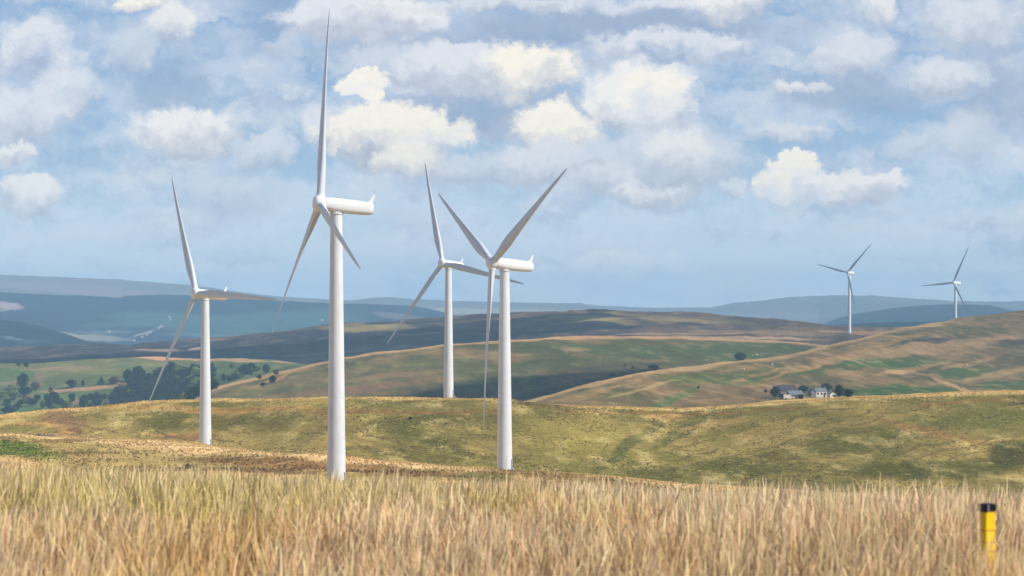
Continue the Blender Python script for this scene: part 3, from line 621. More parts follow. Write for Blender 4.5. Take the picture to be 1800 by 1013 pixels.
def make_turbine(hub, yaw, tilt, cone, phase, label, detail=True, Ltow=None):
    """hub: world position of the hub centre; the rotor axis points along local +X of a turned, tilted head"""
    t = tilt
    a = Vector((-math.cos(yaw)*math.cos(t), -math.sin(yaw)*math.cos(t), math.sin(t)))
    ah = Vector((a.x, a.y, 0)).normalized()
    foot = Vector(hub) - ah*3.25
    gz = float(ground_z(foot.x, foot.y)) - .15
    root = empty('wind_turbine', (foot.x, foot.y, gz))
    tag(root, label, 'wind turbine', 'white wind turbines standing on the hills')
    top = hub[2] - 3.25*math.tan(t) - 1.75 - gz
    m = MB(); r0, r1 = 1.88, 1.15
    prof = []; secs = 3
    for s_ in range(secs):
        z0 = top*s_/secs; z1 = top*(s_+1)/secs
        f0 = s_/secs; f1 = (s_+1)/secs
        prof += [(r0+(r1-r0)*f0, z0+.04), (r0+(r1-r0)*(f0+(f1-f0)*.5), (z0+z1)/2), (r0+(r1-r0)*f1, z1-.04)]
        if s_ < secs-1: prof += [(r0+(r1-r0)*f1+.03, z1-.06), (r0+(r1-r0)*f1+.03, z1+.06)]
    m.lathe([(r0+.25, -.6), (r0+.25, 0.0)] + prof, 48)
    m.build('tower', mtower, root)
    m = MB(); m.lathe([(1.15, top-.04), (1.32, top), (1.32, top+.28), (1.1, top+.34), (1.1, top+.75)], 32)
    m.build('yaw_collar', mgrey if not detail else mtower, root)
    # door and steps face the right
    da = math.radians(-20)
    d = MB(); d.box(r0-.12, r0+.05, -.42, .42, 1.0, 3.1)
    do = d.build('door', mgrey, root, smooth=False); do.rotation_euler = (0, 0, da)
    s = MB()
    for i in range(4): s.box(r0+.05+.28*(3-i), r0+.05+.28*(4-i)-.003*i, -.5, .5, 0.0, 1.0-.24*(3-i))
    so = s.build('steps', mgrey, root, smooth=False); so.rotation_euler = (0, 0, da)
    # nacelle: local x = rotor axis
    w_ = a.cross(Vector((0, 0, 1))).normalized(); u_ = w_.cross(a).normalized()
    head = Matrix((a, w_, u_)).transposed()          # columns: x->axis, y->w, z->up
    def orient(o, loc_world, M3):
        o.matrix_local = Matrix.Translation(Vector(loc_world) - Vector(root.location)) @ M3.to_4x4()
    def sup(y, z, x, hw, hh, e=3.0, n=28, zc=0):
        ring = []
        for j in range(n):
            q_ = 2*math.pi*j/n; c_, s2 = math.cos(q_), math.sin(q_)
            ring.append((x, hw*math.copysign(abs(c_)**(2/e), c_), zc + hh*math.copysign(abs(s2)**(2/e), s2)))
        return ring
    m = MB()
    secs_ = [(-.75,1.15,1.2,2.2,0),(-.9,1.5,1.52,2.3,0),(-1.6,1.62,1.66,2.5,0),(-4,1.66,1.72,2.8,-.02),(-7,1.62,1.66,3.0,.0),(-9.5,1.52,1.52,3.0,.03),(-10.3,1.46,1.42,3.0,.05),(-10.55,1.32,1.28,2.8,.05),(-10.6,.9,.9,2.6,.05)]
    m.rings([sup(0, 0, x, hw*.93, hh*.85, e, zc=zc) for (x, hw, hh, e, zc) in secs_])
    nac = m.build('nacelle', mnac, root); orient(nac, hub, head)
    m = MB()                                           # swept tail fin carrying the wind vane
    m.rings([[(-9.5, .05, 1.1), (-9.5, -.05, 1.1), (-10.4, -.09, 1.0), (-10.4, .09, 1.0)],
             [(-10.05, .05, 1.9), (-10.05, -.05, 1.9), (-10.75, -.08, 1.9), (-10.75, .08, 1.9)],
             [(-10.6, .03, 3.0), (-10.6, -.03, 3.0), (-10.95, -.04, 3.05), (-10.95, .04, 3.05)]])
    fin = m.build('tail_fin', mnac, nac)
    m = MB(); m.box(-10.72, -10.68, -.02, .02, 3.0, 3.7); m.box(-10.9, -10.5, -.015, .015, 3.42, 3.5)
    m.build('wind_vane', mgrey, nac, smooth=False)
    m = MB()
    m.box(-3.75, -3.1, -.28, .28, 1.38, 1.52)
    m.build('roof_hatch', mgrey, nac, smooth=False)
    m = MB(); m.box(-6.8, -5.4, 1.4, 1.56, -.3, .3)
    m.build('side_vent', mgrey, nac, smooth=False)
    m = MB(); m.lathe([(.5,1.42),(1.05,1.36),(1.38,1.12),(1.56,.7),(1.63,0),(1.58,-.6),(1.42,-.72)], 36, 'x')
    hubo = m.build('spinner', mnac, root); orient(hubo, hub, head)
    bl0 = None
    for k in range(3):
        p = phase + k*2*math.pi/3
        d_ = (math.cos(p)*u_ + math.sin(p)*w_)
        zc = (math.cos(cone)*d_ + math.sin(cone)*a).normalized()
        yt = (-math.sin(p)*u_ + math.cos(p)*w_).normalized()
        xc = yt.cross(zc).normalized()
        M = Matrix((xc, yt, zc)).transposed()
        key = 'blade_mesh'
        if key not in _cache:
            b = blade_mb().build('blade', mblade, root); _cache[key] = b.data
        else:
            b = bpy.data.objects.new('blade', _cache[key]); C.objects.link(b); b.parent = root
        orient(b, hub, M)
        m = MB(); m.lathe([(.93, .55), (.93, 1.7), (.86, 1.75)], 28)
        c_ = m.build('blade_root_collar', mnac, b)
    return root
_cache = {}
def hubpos(px, py, Y): return ((px-900)/F*Y, Y, (HOR-py)/F*Y)
R_ = math.radians
# cone here is the straight part; the blades' pre-bend adds the rest
TU = [((345,516,864), 41.1, 5.3, 0.6, 27.3, 'leftmost white turbine, in front of the wooded valley, one blade pointing level to the right'),
      ((563,358,571), 17.5, 5.6, 1.6, 10.2, 'tallest, nearest white turbine with one blade straight up and its nacelle seen side-on'),
      ((778,463,1064), 49.3, 5.4, 0.0, 18.7, 'white turbine standing just behind the larger centre one, its right blade passing behind that tower'),
      ((866,462,704), 26.9, 5.5, 0.6, 62.7, 'white centre turbine with two blades raised in a V and the third hanging down'),
      ((1490,479,2968), 50.5, 5.1, 1.6, 76.8, 'small distant turbine on the tan plateau, left one of the far pair'),
      ((1676,497,2882), 43.8, 5.3, 2.2, 94.6, 'rightmost distant turbine, its foot hidden behind the rising hill')]
for i, ((x, y, Y), yaw, ti, co, ph, lab) in enumerate(TU):
    make_turbine(hubpos(x, y, Y), R_(yaw), R_(ti), R_(co), R_(ph), lab)

# ------------------------------------------------------------------ yellow marker post in the grass
def flat_mat(name, colr, rough=.6, var=.15, ns=6.0):
    m = bpy.data.materials.new(name); m.use_nodes = True; t = NT(m.node_tree); b = t.n['Principled BSDF']
    tc = t.new('ShaderNodeTexCoord').outputs['Object']; n1 = t.noise(tc, ns, 5, .6)
    c = t.mix(t.smooth(n1, .3, .75), L4(colr), tuple(lin(colr)*(1-var*1.6))+(1,))
    t.l.new(c, b.inputs['Base Color']); b.inputs['Roughness'].default_value = rough; b.inputs['Specular IOR Level'].default_value = .3
    return m
myel = flat_mat('yellow_plastic', (250,205,12), .45, .12); mblk = flat_mat('black_plastic', (22,16,20), .4, .1); mlt = flat_mat('pale_reflective_strip', (150,140,160), .3, .1)
PY_ = 17.5; pX = (1735-900)/F*PY_; pgz = float(ground_z(pX, PY_))
ph_ = (HOR-885)/F*PY_ - pgz
root = empty('marker_post', (pX, PY_, pgz), math.radians(24))
tag(root, 'short yellow marker post with a black cap half sunk in the tall dry grass', 'marker post')
def bev_box(m, hx, hy, z0, z1, b=.008):
    R = []
    for (z, s) in ((z0, b), (z0+b, 0), (z1-b, 0), (z1, b)):
        x, y = hx-s, hy-s
        R.append([(-x+b,-y,z),(x-b,-y,z),(x,-y+b,z),(x,y-b,z),(x-b,y,z),(-x+b,y,z),(-x,y-b,z),(-x,-y+b,z)])
    m.rings(R)
m = MB(); bev_box(m, .037, .037, -.25, ph_-.045); m.build('post', myel, root)
m = MB(); bev_box(m, .0425, .0425, ph_-.052, ph_); cap = m.build('cap', mblk, root)
m = MB(); m.box(-.022, -.014, -.0445, -.042, ph_-.048, ph_-.006); m.build('strip', mlt, cap, smooth=False)
mgr = flat_mat('dark_yellow', (206,150,10), .6, .3, 40)  # darker yellow for the three thin bands round the post
for z in (ph_-.165, ph_-.235, ph_-.29):
    m = MB(); m.box(-.0385, .0385, -.0385, .0385, z, z+.008); m.build('band', mgr, root, smooth=False)

# ------------------------------------------------------------------ trees and bushes
mbark = flat_mat('bark', (78,66,54), .9, .3, 2.0)
def leafm(name, c):
    m = bpy.data.materials.new(name); m.use_nodes = True; t = NT(m.node_tree); t.n.clear()
    o = t.new('ShaderNodeOutputMaterial'); d = t.new('ShaderNodeBsdfDiffuse'); tr = t.new('ShaderNodeBsdfTranslucent'); mx = t.new('ShaderNodeMixShader')
    oi = t.new('ShaderNodeObjectInfo').outputs['Random']; at = t.new('ShaderNodeAttribute', attribute_name='cover').outputs['Color']
    cc = t.mix(1.0, L4(c), at, 'MULTIPLY')
    cc = t.mix(1.0, cc, t.mix(oi, (.7, .78, .8, 1), (1.35, 1.25, 1.1, 1)), 'MULTIPLY')
    t.l.new(cc, d.inputs[0]); t.l.new(cc, tr.inputs[0]); mx.inputs[0].default_value = .25
    t.l.new(d.outputs[0], mx.inputs[1]); t.l.new(tr.outputs[0], mx.inputs[2]); t.l.new(mx.outputs[0], o.inputs[0]); return m
LM = {'dark': leafm('dark_leaves', (46,66,46)), 'pale': leafm('pale_leaves', (120,134,66)), 'brown': leafm('brown_leaves', (112,92,72))}
def crown_np(W, H, z0, lobes, per, leaf, seed, conic=False):
    r = np.random.default_rng(seed); V = []; Cc = []
    for l in range(lobes):
        if conic:
            t = (l+.5)/lobes; cz = z0+(H-z0)*t*.95; rr = W/2*(1-t)*1.0+.3; ang = r.uniform(0, 6.28); cx, cy = math.cos(ang)*rr*.35, math.sin(ang)*rr*.35; lr = rr*.8; lz = (H-z0)/lobes*1.2
        else:
            ang = r.uniform(0, 6.28); q_ = r.uniform(0, 1)**.6; t = r.uniform(0, 1)
            prof = math.sin(math.pi*min(.95, .18+t*.75))
            cx, cy = math.cos(ang)*q_*W*.33*prof, math.sin(ang)*q_*W*.33*prof; cz = z0+(H-z0)*(.15+.7*t); lr = W*r.uniform(.15, .26); lz = lr*.8
        d = r.normal(size=(per, 3)); d /= np.linalg.norm(d, axis=1)[:, None]; d *= (r.uniform(.5, 1.08, per)**.5)[:, None]
        p = np.stack([cx+d[:,0]*lr, cy+d[:,1]*lr, cz+d[:,2]*lz], -1)
        shade = r.uniform(.75, 1.2)*np.ones(per)*r.uniform(.7, 1.3, per)
        a = r.normal(size=(per, 3)); a /= np.linalg.norm(a, axis=1)[:, None]; b = np.cross(a, r.normal(size=(per, 3))); b /= np.linalg.norm(b, axis=1)[:, None]
        s = leaf*r.uniform(.6, 1.4, per)[:, None]
        V.append(np.stack([p-a*s-b*s*.6, p+a*s-b*s*.6, p+a*s*.7+b*s*.6, p-a*s*.7+b*s*.6], 1)); Cc.append(np.repeat(shade[:, None], 4, 1))
    V = np.concatenate(V).reshape(-1, 3); Cc = np.concatenate(Cc).reshape(-1); V[:,2] = np.maximum(V[:,2], .1)
    return V, np.arange(len(V)).reshape(-1, 4), np.repeat(Cc[:, None], 3, 1)
PROT = {}
def tree_proto(kind, mat, i):
    key = (kind, mat, i)
    if key in PROT: return PROT[key]
    W, H = 10., 10.
    if kind == 'tree': z0, lobes, per, leaf = 1.6, 26, 90, .36
    elif kind == 'bush': z0, lobes, per, leaf = .2, 20, 70, .42
    else: z0, lobes, per, leaf = 1.0, 12, 110, .36
    v, f, c = crown_np(W, H, z0, lobes, per, leaf, 100+i*7+len(kind), kind == 'conifer')
    cr = mesh_np('crown', v, f, False, LM[mat], cols=c)
    m = MB(); rs = random.Random(i)
    def limb(p0, p1, r0, r1):
        p0, p1 = Vector(p0), Vector(p1); d = (p1-p0).normalized(); s = d.orthogonal().normalized(); u = d.cross(s); R = []
        for t in (0, .5, 1):
            c0 = p0.lerp(p1, t); rr = r0+(r1-r0)*t
            R.append([tuple(c0+s*math.cos(2*math.pi*j/7)*rr+u*math.sin(2*math.pi*j/7)*rr) for j in range(7)])
        m.rings(R)
    limb((0,0,-.5), (.1,0,4.5 if kind != 'bush' else 2.5), .42, .25)
    if kind != 'bush':
        limb((.1,0,4.4), (0,.1,8.2), .25, .06)
        for q_ in range(5):
            a_ = q_*1.3+rs.random(); limb((.05,0,3+q_*.7), (math.cos(a_)*2.8, math.sin(a_)*2.8, 5+q_*.7), .16, .05)
    else:
        for q_ in range(4):
            a_ = q_*1.6; limb((0,0,.5), (math.cos(a_)*2.5, math.sin(a_)*2.5, 4), .2, .06)
    tr = m.build('trunk', mbark)
    C.objects.unlink(cr); C.objects.unlink(tr)
    PROT[key] = (cr, tr); return PROT[key]
tn = [0]
def put_tree(px, py, wpx, hpx, label, kind='tree', mat='dark', rng_=(1950, 2890), group=None, name=None, loc=None):
    x, y, z = place(px, py, *rng_) if loc is None else loc
    cr, tr = tree_proto(kind, mat, tn[0] % 4); tn[0] += 1
    nm = name or {'tree': 'broadleaf_tree', 'bush': 'bush', 'conifer': 'pointed_tree'}[kind]
    e = empty(nm, (x, y, z), (tn[0]*2.4) % 6.28)
    k = y/F/10
    e.scale = (wpx*k*1.08, wpx*k*1.08, hpx*k*1.08)
    for s in (cr, tr):
        c = s.copy(); C.objects.link(c); c.parent = e
    tag(e, label, {'bush': 'bush'}.get(kind, 'tree'), group)
    return e
TR = 'trees in the left valley'
VT = [
 (14,731,24,18,'dark tree at the very left edge, low against the tan hill crest','tree','dark'),
 (40,684,24,26,'upper dark tree of the pair left of the earth track in the left fields','tree','dark'),
 (43,697,26,17,'lower dark tree of the pair left of the earth track','tree','dark'),
 (62,686,16,14,'small brownish tree beside the dark pair on the far left','tree','brown'),
 (24,703,24,14,'pale bush in the meadow at far left below the dark pair','bush','pale'),
 (6,700,18,12,'pale green bush cut by the left edge of the view','bush','pale'),
 (47,709,24,12,'brownish bush in the lower left meadow','bush','brown'),
 (57,715,18,14,'small dark tree beside the brownish bush in the lower left meadow','tree','dark'),
 (30,722,16,12,'dark bush low in the left meadow above the corner tree','bush','dark'),
 (92,723,32,32,'big round dark tree standing alone on the left above the earth bank','tree','dark'),
 (95,724,20,14,'low paler bush in front of the big round tree','bush','pale'),
 (89,689,10,8,'tiny brown bush on the tan track above the big round tree','bush','brown'),
 (125,682,22,14,'wide dark bush on the tan track left of the pointed tree','bush','dark'),
 (146,680,8,11,'very small dark tree right of the wide bush on the tan track','tree','dark'),
 (178,677,15,14,'little pointed dark tree on the tan track','conifer','dark'),
 (200,675,22,12,'brown bush right of the pointed tree','bush','brown'),
 (119,719,16,12,'pale bush between the big round tree and the earth gap','bush','pale'),
 (147,720,22,24,'leftmost dark tree of the row of three above the hill crest','tree','dark'),
 (170,718,24,26,'middle tree of the row of three above the hill crest','tree','dark'),
 (198,716,17,24,'rightmost tree of the row of three above the hill crest','tree','dark'),
 (32,644,8,6,'tiny bush on the skyline of the left fields','bush','dark'),
 (46,646,12,9,'small dark tree on the top edge of the left fields','tree','dark'),
 (225,671,20,20,'tall dark tree at the upper left corner of the wood','tree','dark'),
 (243,672,26,26,'broad dark tree at the top left of the wood','tree','dark'),
 (301,652,22,14,'tree at the top of the wood just behind the left turbine blade','tree','dark'),
 (307,678,26,18,'bright yellow-green tree in the middle of the wood','tree','pale'),
 (408,648,14,9,'pale bush on the tan strip right of the left tower','bush','pale'),
 (430,660,24,18,'dark rounded tree right of the left tower','tree','dark'),
 (468,657,15,15,'small dark tree at the right end of the hedge line','tree','dark'),
 (486,659,14,9,'brownish bush at the right end of the hedge line','bush','brown'),
 (456,667,12,8,'small dark bush on the slope under the hedge line','bush','dark'),
 (479,673,16,12,'dark bush out on the grassy slope right of the left tower','bush','dark'),
 (463,679,14,6,'low dark bush on the grassy slope below its neighbour','bush','dark'),
]
for (x, y, ww, hh, lab, kd, mt) in VT:
    rg = (1950, 2890)
    if x > 450 and y > 664: rg = (1700, 2100)
    put_tree(x, y, ww, hh, lab, kd, mt, rg, TR)
rr = random.Random(11)
for (x, y) in [(75,718),(82,706),(108,712),(112,722),(127,706),(133,722),(158,704),(160,723),(183,702),(186,719),(210,714),(212,700),(66,704),(12,712),(36,712),(18,690)]:
    put_tree(x, y, rr.uniform(11, 19), rr.uniform(8, 14), 'low bush scattered in the left meadow between the larger trees', 'bush', rr.choice(['dark', 'dark', 'brown', 'pale']), (1950, 2890), 'bushes scattered in the left meadow')
wood = []
for _ in range(900):
    x = rr.uniform(208, 372); y = rr.uniform(655, 714)
    if x < 225 and y < 690: continue
    if y < 668 and x < 285: continue
    if any((x-a)**2 + ((y-b)*1.6)**2 < 9.6**2 for a, b in wood): continue
    wood.append((x, y))
for (x, y) in wood:
    mt = 'pale' if rr.random() < .12 else 'dark'
    lab = 'yellowish-green tree in the dense valley wood left of the left tower' if mt == 'pale' else 'dark tree in the dense valley wood around the left tower'
    put_tree(x, y+6, rr.uniform(17, 26), rr.uniform(15, 23), lab, 'tree', mt, (1950, 2890), 'trees of the valley wood')
for i in range(15):
    x = 376+i*5.6+rr.uniform(-2, 2); y = 678-i*1.7+rr.uniform(-7, 2)
    put_tree(x, y, rr.uniform(12, 17), rr.uniform(8, 13), 'green bush in the hedge running right from the left tower', 'bush', rr.choice(['dark', 'dark', 'pale']), (1950, 2890), 'bushes of the hedge line')
# lone trees on the ridges
put_tree(1301,636,22,15,'lone round dark tree on the edge of the green ridge at right','tree','dark',(2000, 2500))
put_tree(1148,651,20,10,'dark green bush at the top of the gully on the green ridge','bush','dark',(1700, 2300))
for (x, y, ww, hh, lab) in ((1099,645,8,5,'tiny brown bush high in the gully, left one of two'),(1113,650,7,7,'tiny brown bush high in the gully, right one of two'),(1075,662,18,5,'low brown scrub bush in the middle of the gully')):
    put_tree(x, y, ww, hh, lab, 'bush', 'brown', (1650, 2300), 'scrub bushes in the gully')
put_tree(1228,683,6,4,'single tiny dark bush on the open slope of the right-hand hill','bush','dark',(1150, 1800))
put_tree(721,738,9,5,'single dark bush on the green hillside left of the centre tower','bush','dark',(600, 1050))
put_tree(331,824,11,9,'dark brown rush clump in the tan pasture left of the nearest tower','bush','brown',(400, 780))

# ------------------------------------------------------------------ farm in the fold of the hill
mwhite = flat_mat('whitewash', (214,202,186), .8, .12, .4); mroofd = flat_mat('dark_slate', (72,62,66), .7, .2, .4); mroofg = flat_mat('grey_sheet_roof', (112,118,122), .6, .15, .3)
mstone = flat_mat('grey_stone', (128,122,114), .9, .25, .5); mglass = flat_mat('window_dark', (40,44,52), .15, .1); mdoor = flat_mat('brown_door', (84,58,44), .6, .1); mtyre = flat_mat('rubber', (26,26,28), .8, .1)
mstonel = flat_mat('pale_render', (196,188,176), .8, .1, .4)
def house(px, py, wpx, hpx, dpx, label, name='farmhouse', wall=mwhite, roof=mroofd, wins=2, rot=0., chim=0, doors=1, rng_=(1120, 1900), roofh=.42, loc=None, ridge_x=True, cat='building', group=None):
    x, y, z = place(px, py, *rng_) if loc is None else loc
    u = y/F; W, H, D = wpx*u, hpx*u, dpx*u
    root = empty(name, (x, y, z), rot)
    tag(root, label, cat, group)
    eh = H*(1-roofh); m = MB()
    if ridge_x:
        m.rings([[(-W/2,-D/2,-1.2),(-W/2,D/2,-1.2),(-W/2,D/2,eh),(-W/2,0,H-.06),(-W/2,-D/2,eh)],[(W/2,-D/2,-1.2),(W/2,D/2,-1.2),(W/2,D/2,eh),(W/2,0,H-.06),(W/2,-D/2,eh)]])
    else:
        m.rings([[(-W/2,-D/2,-1.2),(W/2,-D/2,-1.2),(W/2,-D/2,eh),(0,-D/2,H-.06),(-W/2,-D/2,eh)],[(-W/2,D/2,-1.2),(W/2,D/2,-1.2),(W/2,D/2,eh),(0,D/2,H-.06),(-W/2,D/2,eh)]])
    m.build('wall', wall, root, smooth=False)
    m = MB(); o_ = .25; t_ = .14
    if ridge_x:
        for s in (-1, 1):
            sl = (H-eh)/(D/2); e0 = (s*(D/2+o_), eh-sl*o_)
            m.rings([[(xx,e0[0],e0[1]+.02),(xx,e0[0],e0[1]+t_),(xx,0.0+s*.003,H+t_),(xx,0.0+s*.003,H+.0)] for xx in (-W/2-o_, W/2+o_)])
    else:
        for s in (-1, 1):
            sl = (H-eh)/(W/2); e0 = (s*(W/2+o_), eh-sl*o_)
            m.rings([[(e0[0],yy_,e0[1]+.02),(e0[0],yy_,e0[1]+t_),(s*.003,yy_,H+t_),(s*.003,yy_,H+.0)] for yy_ in (-D/2-o_, D/2+o_)])
    rf = m.build('roof', roof, root, smooth=False)
    for c in range(chim):
        m = MB(); cxp = (-W/2+.5) if c == 0 else (W/2-.5); m.box(cxp-.35, cxp+.35, -.35, .35, H-.6, H+1.0); m.box(cxp-.42, cxp+.42, -.42, .42, H+1.0, H+1.12); m.build('chimney', mstone, rf, smooth=False)
    for i in range(wins):
        wx_ = -W/2 + W*(i+.5)/wins
        if doors and wins > 1 and i == wins//2 and False: continue
        for zz in ((eh*.28, eh*.52), (eh*.66, eh*.88)) if eh > 3.6 else ((eh*.4, eh*.75),):
            m = MB(); m.box(wx_-.5, wx_+.5, -D/2-.05, -D/2+.05, zz[0], zz[1]); wo = m.build('window', mwhite if wall is not mwhite else mstone, root, smooth=False)
            m = MB(); m.box(wx_-.4, wx_+.4, -D/2-.07, -D/2-.053, zz[0]+.1, zz[1]-.1); m.build('pane', mglass, wo, smooth=False)
    if doors:
        dx_ = W*.0 if wins % 2 == 0 else W*.26
        m = MB(); m.box(dx_-.5, dx_+.5, -D/2-.06, -D/2+.05, -.2, min(2.1, eh*.8)); m.build('door', mdoor, root, smooth=False)
    return root
FR = (1150, 1700)
house(1382,694,30,17,26,'long low barn with a dark purplish roof at the left of the farm','barn',mstone,mroofd,0,.25,0,1,FR,.55)
house(1369,692,10,13,12,'narrow pale-gabled stone building at the left end of the dark barn','outbuilding',mstone,mroofg,1,.3,0,0,FR,.4,ridge_x=False)
house(1397,700,24,13,18,'low shed with a grey sheet roof in front of the dark barn','shed',mstone,mroofg,0,.2,0,1,(1120,1700),.5)
house(1427,697,9,13,16,'grey stone wing on the left side of the white farmhouse','outbuilding',mstone,mroofg,1,.3,0,0,FR,.4,ridge_x=False)
house(1441,698,21,15,16,'whitewashed two-storey farmhouse in the middle of the farm','farmhouse',mwhite,mroofg,3,.3,2,1,FR,.3)
house(1462,699,12,10,12,'small cream-coloured cottage right of the white farmhouse','cottage',mwhite,mroofg,1,.35,0,1,FR,.35,ridge_x=False)
# white van by the shed
x, y, z = place(1386, 701, 1118, 1500); root = empty('parked_van', (x, y, z), .15)
tag(root, 'white van parked at the front of the grey-roofed shed', 'van')
m = MB(); m.rings([[(-2.2,s,.35),(2.3,s,.35),(2.35,s,1.0),(1.75,s*.97,1.15),(1.2,s*.92,1.95),(-2.15,s*.92,2.0)] for s in (-.95, .95)]); bd = m.build('body', mwhite, root, smooth=False)
m = MB(); m.rings([[(1.25,s,1.25),(1.68,s,1.2),(1.22,s*.97,1.85),(.7,s*.97,1.85)] for s in (-.965, .965)]); m.build('window', mglass, root, smooth=False)
for sx_ in (-1.4, 1.5):
    for sy in (-1, 1):
        m = MB(); m.rings([[(sx_+math.cos(q_*.524)*.34, sy*.98-sy*t_, .34+math.sin(q_*.524)*.34) for q_ in range(12)] for t_ in (0, .22)]); m.build('wheel', mtyre, root)
fy = y
for (x, y, ww, hh, lab, kd) in ((1362,701,16,20,'dark tree at the left foot of the farm buildings','tree'),(1374,702,14,9,'dark bush below the left end of the barn','bush'),(1408,702,14,8,'dark bush between the shed and the white farmhouse','bush'),
        (1413,691,22,12,'dark tree behind the gap between barn and farmhouse','tree'),(1453,690,22,15,'dark green tree rising behind the farmhouse','tree'),(1474,698,22,19,'dark tree at the right end of the farm','tree'),(1490,698,24,13,'dark bush at the far right edge of the farm','bush'),(1346,691,9,6,'pale brown bush left of the farm','bush')):
    put_tree(x, y, ww, hh, lab, kd, 'brown' if 'brown' in lab else 'dark', (1130, 1800), 'trees around the farm')

# far houses across the blue valley
FH = [(298,558,4,3),(300,563,4,3),(283,576,6,4),(279,578,5,3),(264,586,5,3),(258,590,5,3),(250,594,4,3),(566,564,4,3),(192,584,5,3),(163,598,4,3),(236,600,4,3),(720,549,4,3)]
fl = ['uppermost of the two far white houses on the green slope behind the left turbine','second far white house, just under the uppermost one behind the left turbine','upper right white house of the far diagonal row','white house of the far diagonal row beside its upper end','white house half way down the far diagonal row','white house low in the far diagonal row','lowest white house of the far diagonal row','far white house on the blue-green slope left of the nearest tower','far white house in the blue valley above the grey flats','far pale house at the tip of the blue wooded spur','far pale house on the grey valley floor right of the spur','far pale house on the blue hill between the centre towers']
for (x, y, ww, hh), lab in zip(FH, fl):
    house(x, y, ww*1.1, hh*1.1, 3, lab, 'far_house', mstonel, mroofg, 2, .2, 0, 0, (5000, 8450), .35, group='far white houses', cat='house')

# sheep on the hillside
mwool = flat_mat('wool', (226,220,206), 1, .1, 8)
def sheep_mesh():
    m = MB(); n = 10
    def ell(c, rx, ry, rz, k=6):
        R = []
        for i in range(k+1):
            t = -1+2*i/k; s = math.sqrt(max(0.02, 1-t*t)); R.append([(c[0]+t*rx, c[1]+math.cos(2*math.pi*j/n)*ry*s, c[2]+math.sin(2*math.pi*j/n)*rz*s) for j in range(n)])
        m.rings(R)
    ell((0,0,.62), .55, .28, .30); ell((.62,0,.72), .22, .11, .13); ell((.45,0,.68), .25, .17, .18)
    for lx in (-.35, .35):
        for ly in (-.14, .14): m.rings([[(lx+math.cos(q_)*r_, ly+math.sin(q_)*r_, z_) for q_ in (0,1.57,3.14,4.71)] for z_, r_ in ((0,.035),(.5,.06))])
    ell((.52,.14,.80), .04, .09, .03, 3); ell((.52,-.14,.80), .04, .09, .03, 3)
    return m
SH = [((1242,635),'white sheep alone on the green ridge left of the lone tree'),((1323,627),'white sheep grazing just right of the lone tree'),((1331,625),'white sheep a little farther right of the lone tree'),((1302,652),'left white sheep of the pair on the slope below the lone tree'),((1308,651),'right white sheep of the pair on the slope below the lone tree'),((1358,643),'white sheep alone on the olive slope right of the lone tree'),((1518,668),'white sheep on the green pasture right above the farm'),((1700,643),'white sheep high on the right-hand hill'),((1612,645),'white sheep half way across the right-hand hill'),((1212,598),'white sheep near the tan skyline of the green ridge')]
s0 = None
for i, ((x, y), lab) in enumerate(SH):
    rg = (2000, 2500) if i in (0, 1, 2, 9) else (1200, 2700)
    p = place(x, y, *rg)
    if s0 is None: s0 = sheep_mesh().build('sheep', mwool); so = s0
    else: so = s0.copy(); C.objects.link(so)
    so.location = p; so.rotation_euler = (0, 0, i*1.9); so.scale = (1.25,)*3
    tag(so, lab, 'sheep', 'sheep on the hillsides')

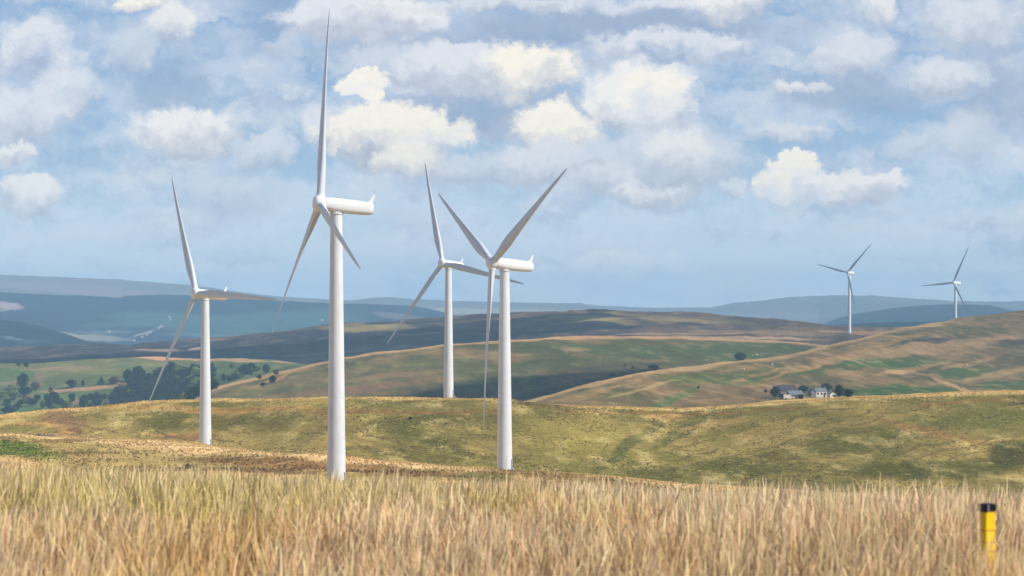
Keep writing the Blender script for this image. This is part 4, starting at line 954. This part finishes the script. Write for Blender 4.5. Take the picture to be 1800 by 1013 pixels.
# ------------------------------------------------------------------ high clouds outside the view: their shade falls on the moor and into the gully
mcl = bpy.data.materials.new('cloud'); mcl.use_nodes = True; mcl.node_tree.nodes['Principled BSDF'].inputs['Base Color'].default_value = (.85,.86,.88,1); mcl.node_tree.nodes['Principled BSDF'].inputs['Roughness'].default_value = 1
def cloud(tx, ty, sx_, sy_, seed, tz=0, h=1100, rot=0):
    """a cumulus whose shade is centred on (tx, ty)"""
    k = (h-tz)/sun_dir[2]; c = np.array([tx, ty, tz]) + sun_dir*k
    r = np.random.default_rng(seed); V = []; Fc = []; b = 0
    nu, nv = 28, 14
    for i in range(16):
        q_ = r.uniform(0, 1)**.5*.72; a = r.uniform(0, 6.28); cx, cy = math.cos(a)*q_*sx_, math.sin(a)*q_*sy_; rr_ = r.uniform(.34, .5); 
        u, v_ = np.meshgrid(np.linspace(0, 2*np.pi, nu, endpoint=False), np.linspace(0, np.pi, nv)); 
        X = np.sin(v_)*np.cos(u); Y = np.sin(v_)*np.sin(u); Z = np.cos(v_)
        bump = 1+.35*(fbm(u*2.2+i*9, v_*3, 3, seed+i)-.5)
        Zs = np.where(Z > 0, Z*.32*sx_*(1-q_*.6)*.5, Z*18.)
        px_, py_ = cx+X*sx_*rr_*bump, cy+Y*sy_*rr_*bump
        ca, sa = math.cos(rot), math.sin(rot)
        V.append(np.stack([px_*ca-py_*sa, px_*sa+py_*ca, Zs*bump], -1).reshape(-1, 3)+c)
        idx = np.arange(nu*nv).reshape(nv, nu); nx = np.roll(idx, -1, 1)
        Fc.append(np.stack([idx[:-1], nx[:-1], nx[1:], idx[1:]], -1).reshape(-1, 4)+b); b += nu*nv
    o = mesh_np('cloud', np.vstack(V), np.vstack(Fc), True, mcl); o['kind'] = 'structure'; o['label'] = 'flat-based white cumulus cloud overhead'; return o
cloud(-430, 3430, 700, 330, 1, 0, 1100, -.10)
cloud(18, 1930, 62, 230, 2, -60, 1100, -.5)

# ------------------------------------------------------------------ haze
hz = MB(); hz.box(-15500, 15500, -400, 18500, -140, 215)
hm = bpy.data.materials.new('haze'); hm.use_nodes = True; t = NT(hm.node_tree); t.n.clear()
o_ = t.new('ShaderNodeOutputMaterial'); pv = t.new('ShaderNodeVolumePrincipled'); t.l.new(pv.outputs[0], o_.inputs['Volume'])
pv.inputs['Color'].default_value = (.45, .75, 1.0, 1); pv.inputs['Density'].default_value = 0.85e-4; pv.inputs['Anisotropy'].default_value = -0.25
ho = hz.build('haze', hm, smooth=False); tag(ho, 'thin blue summer haze over the far hills', 'haze', kind='stuff')
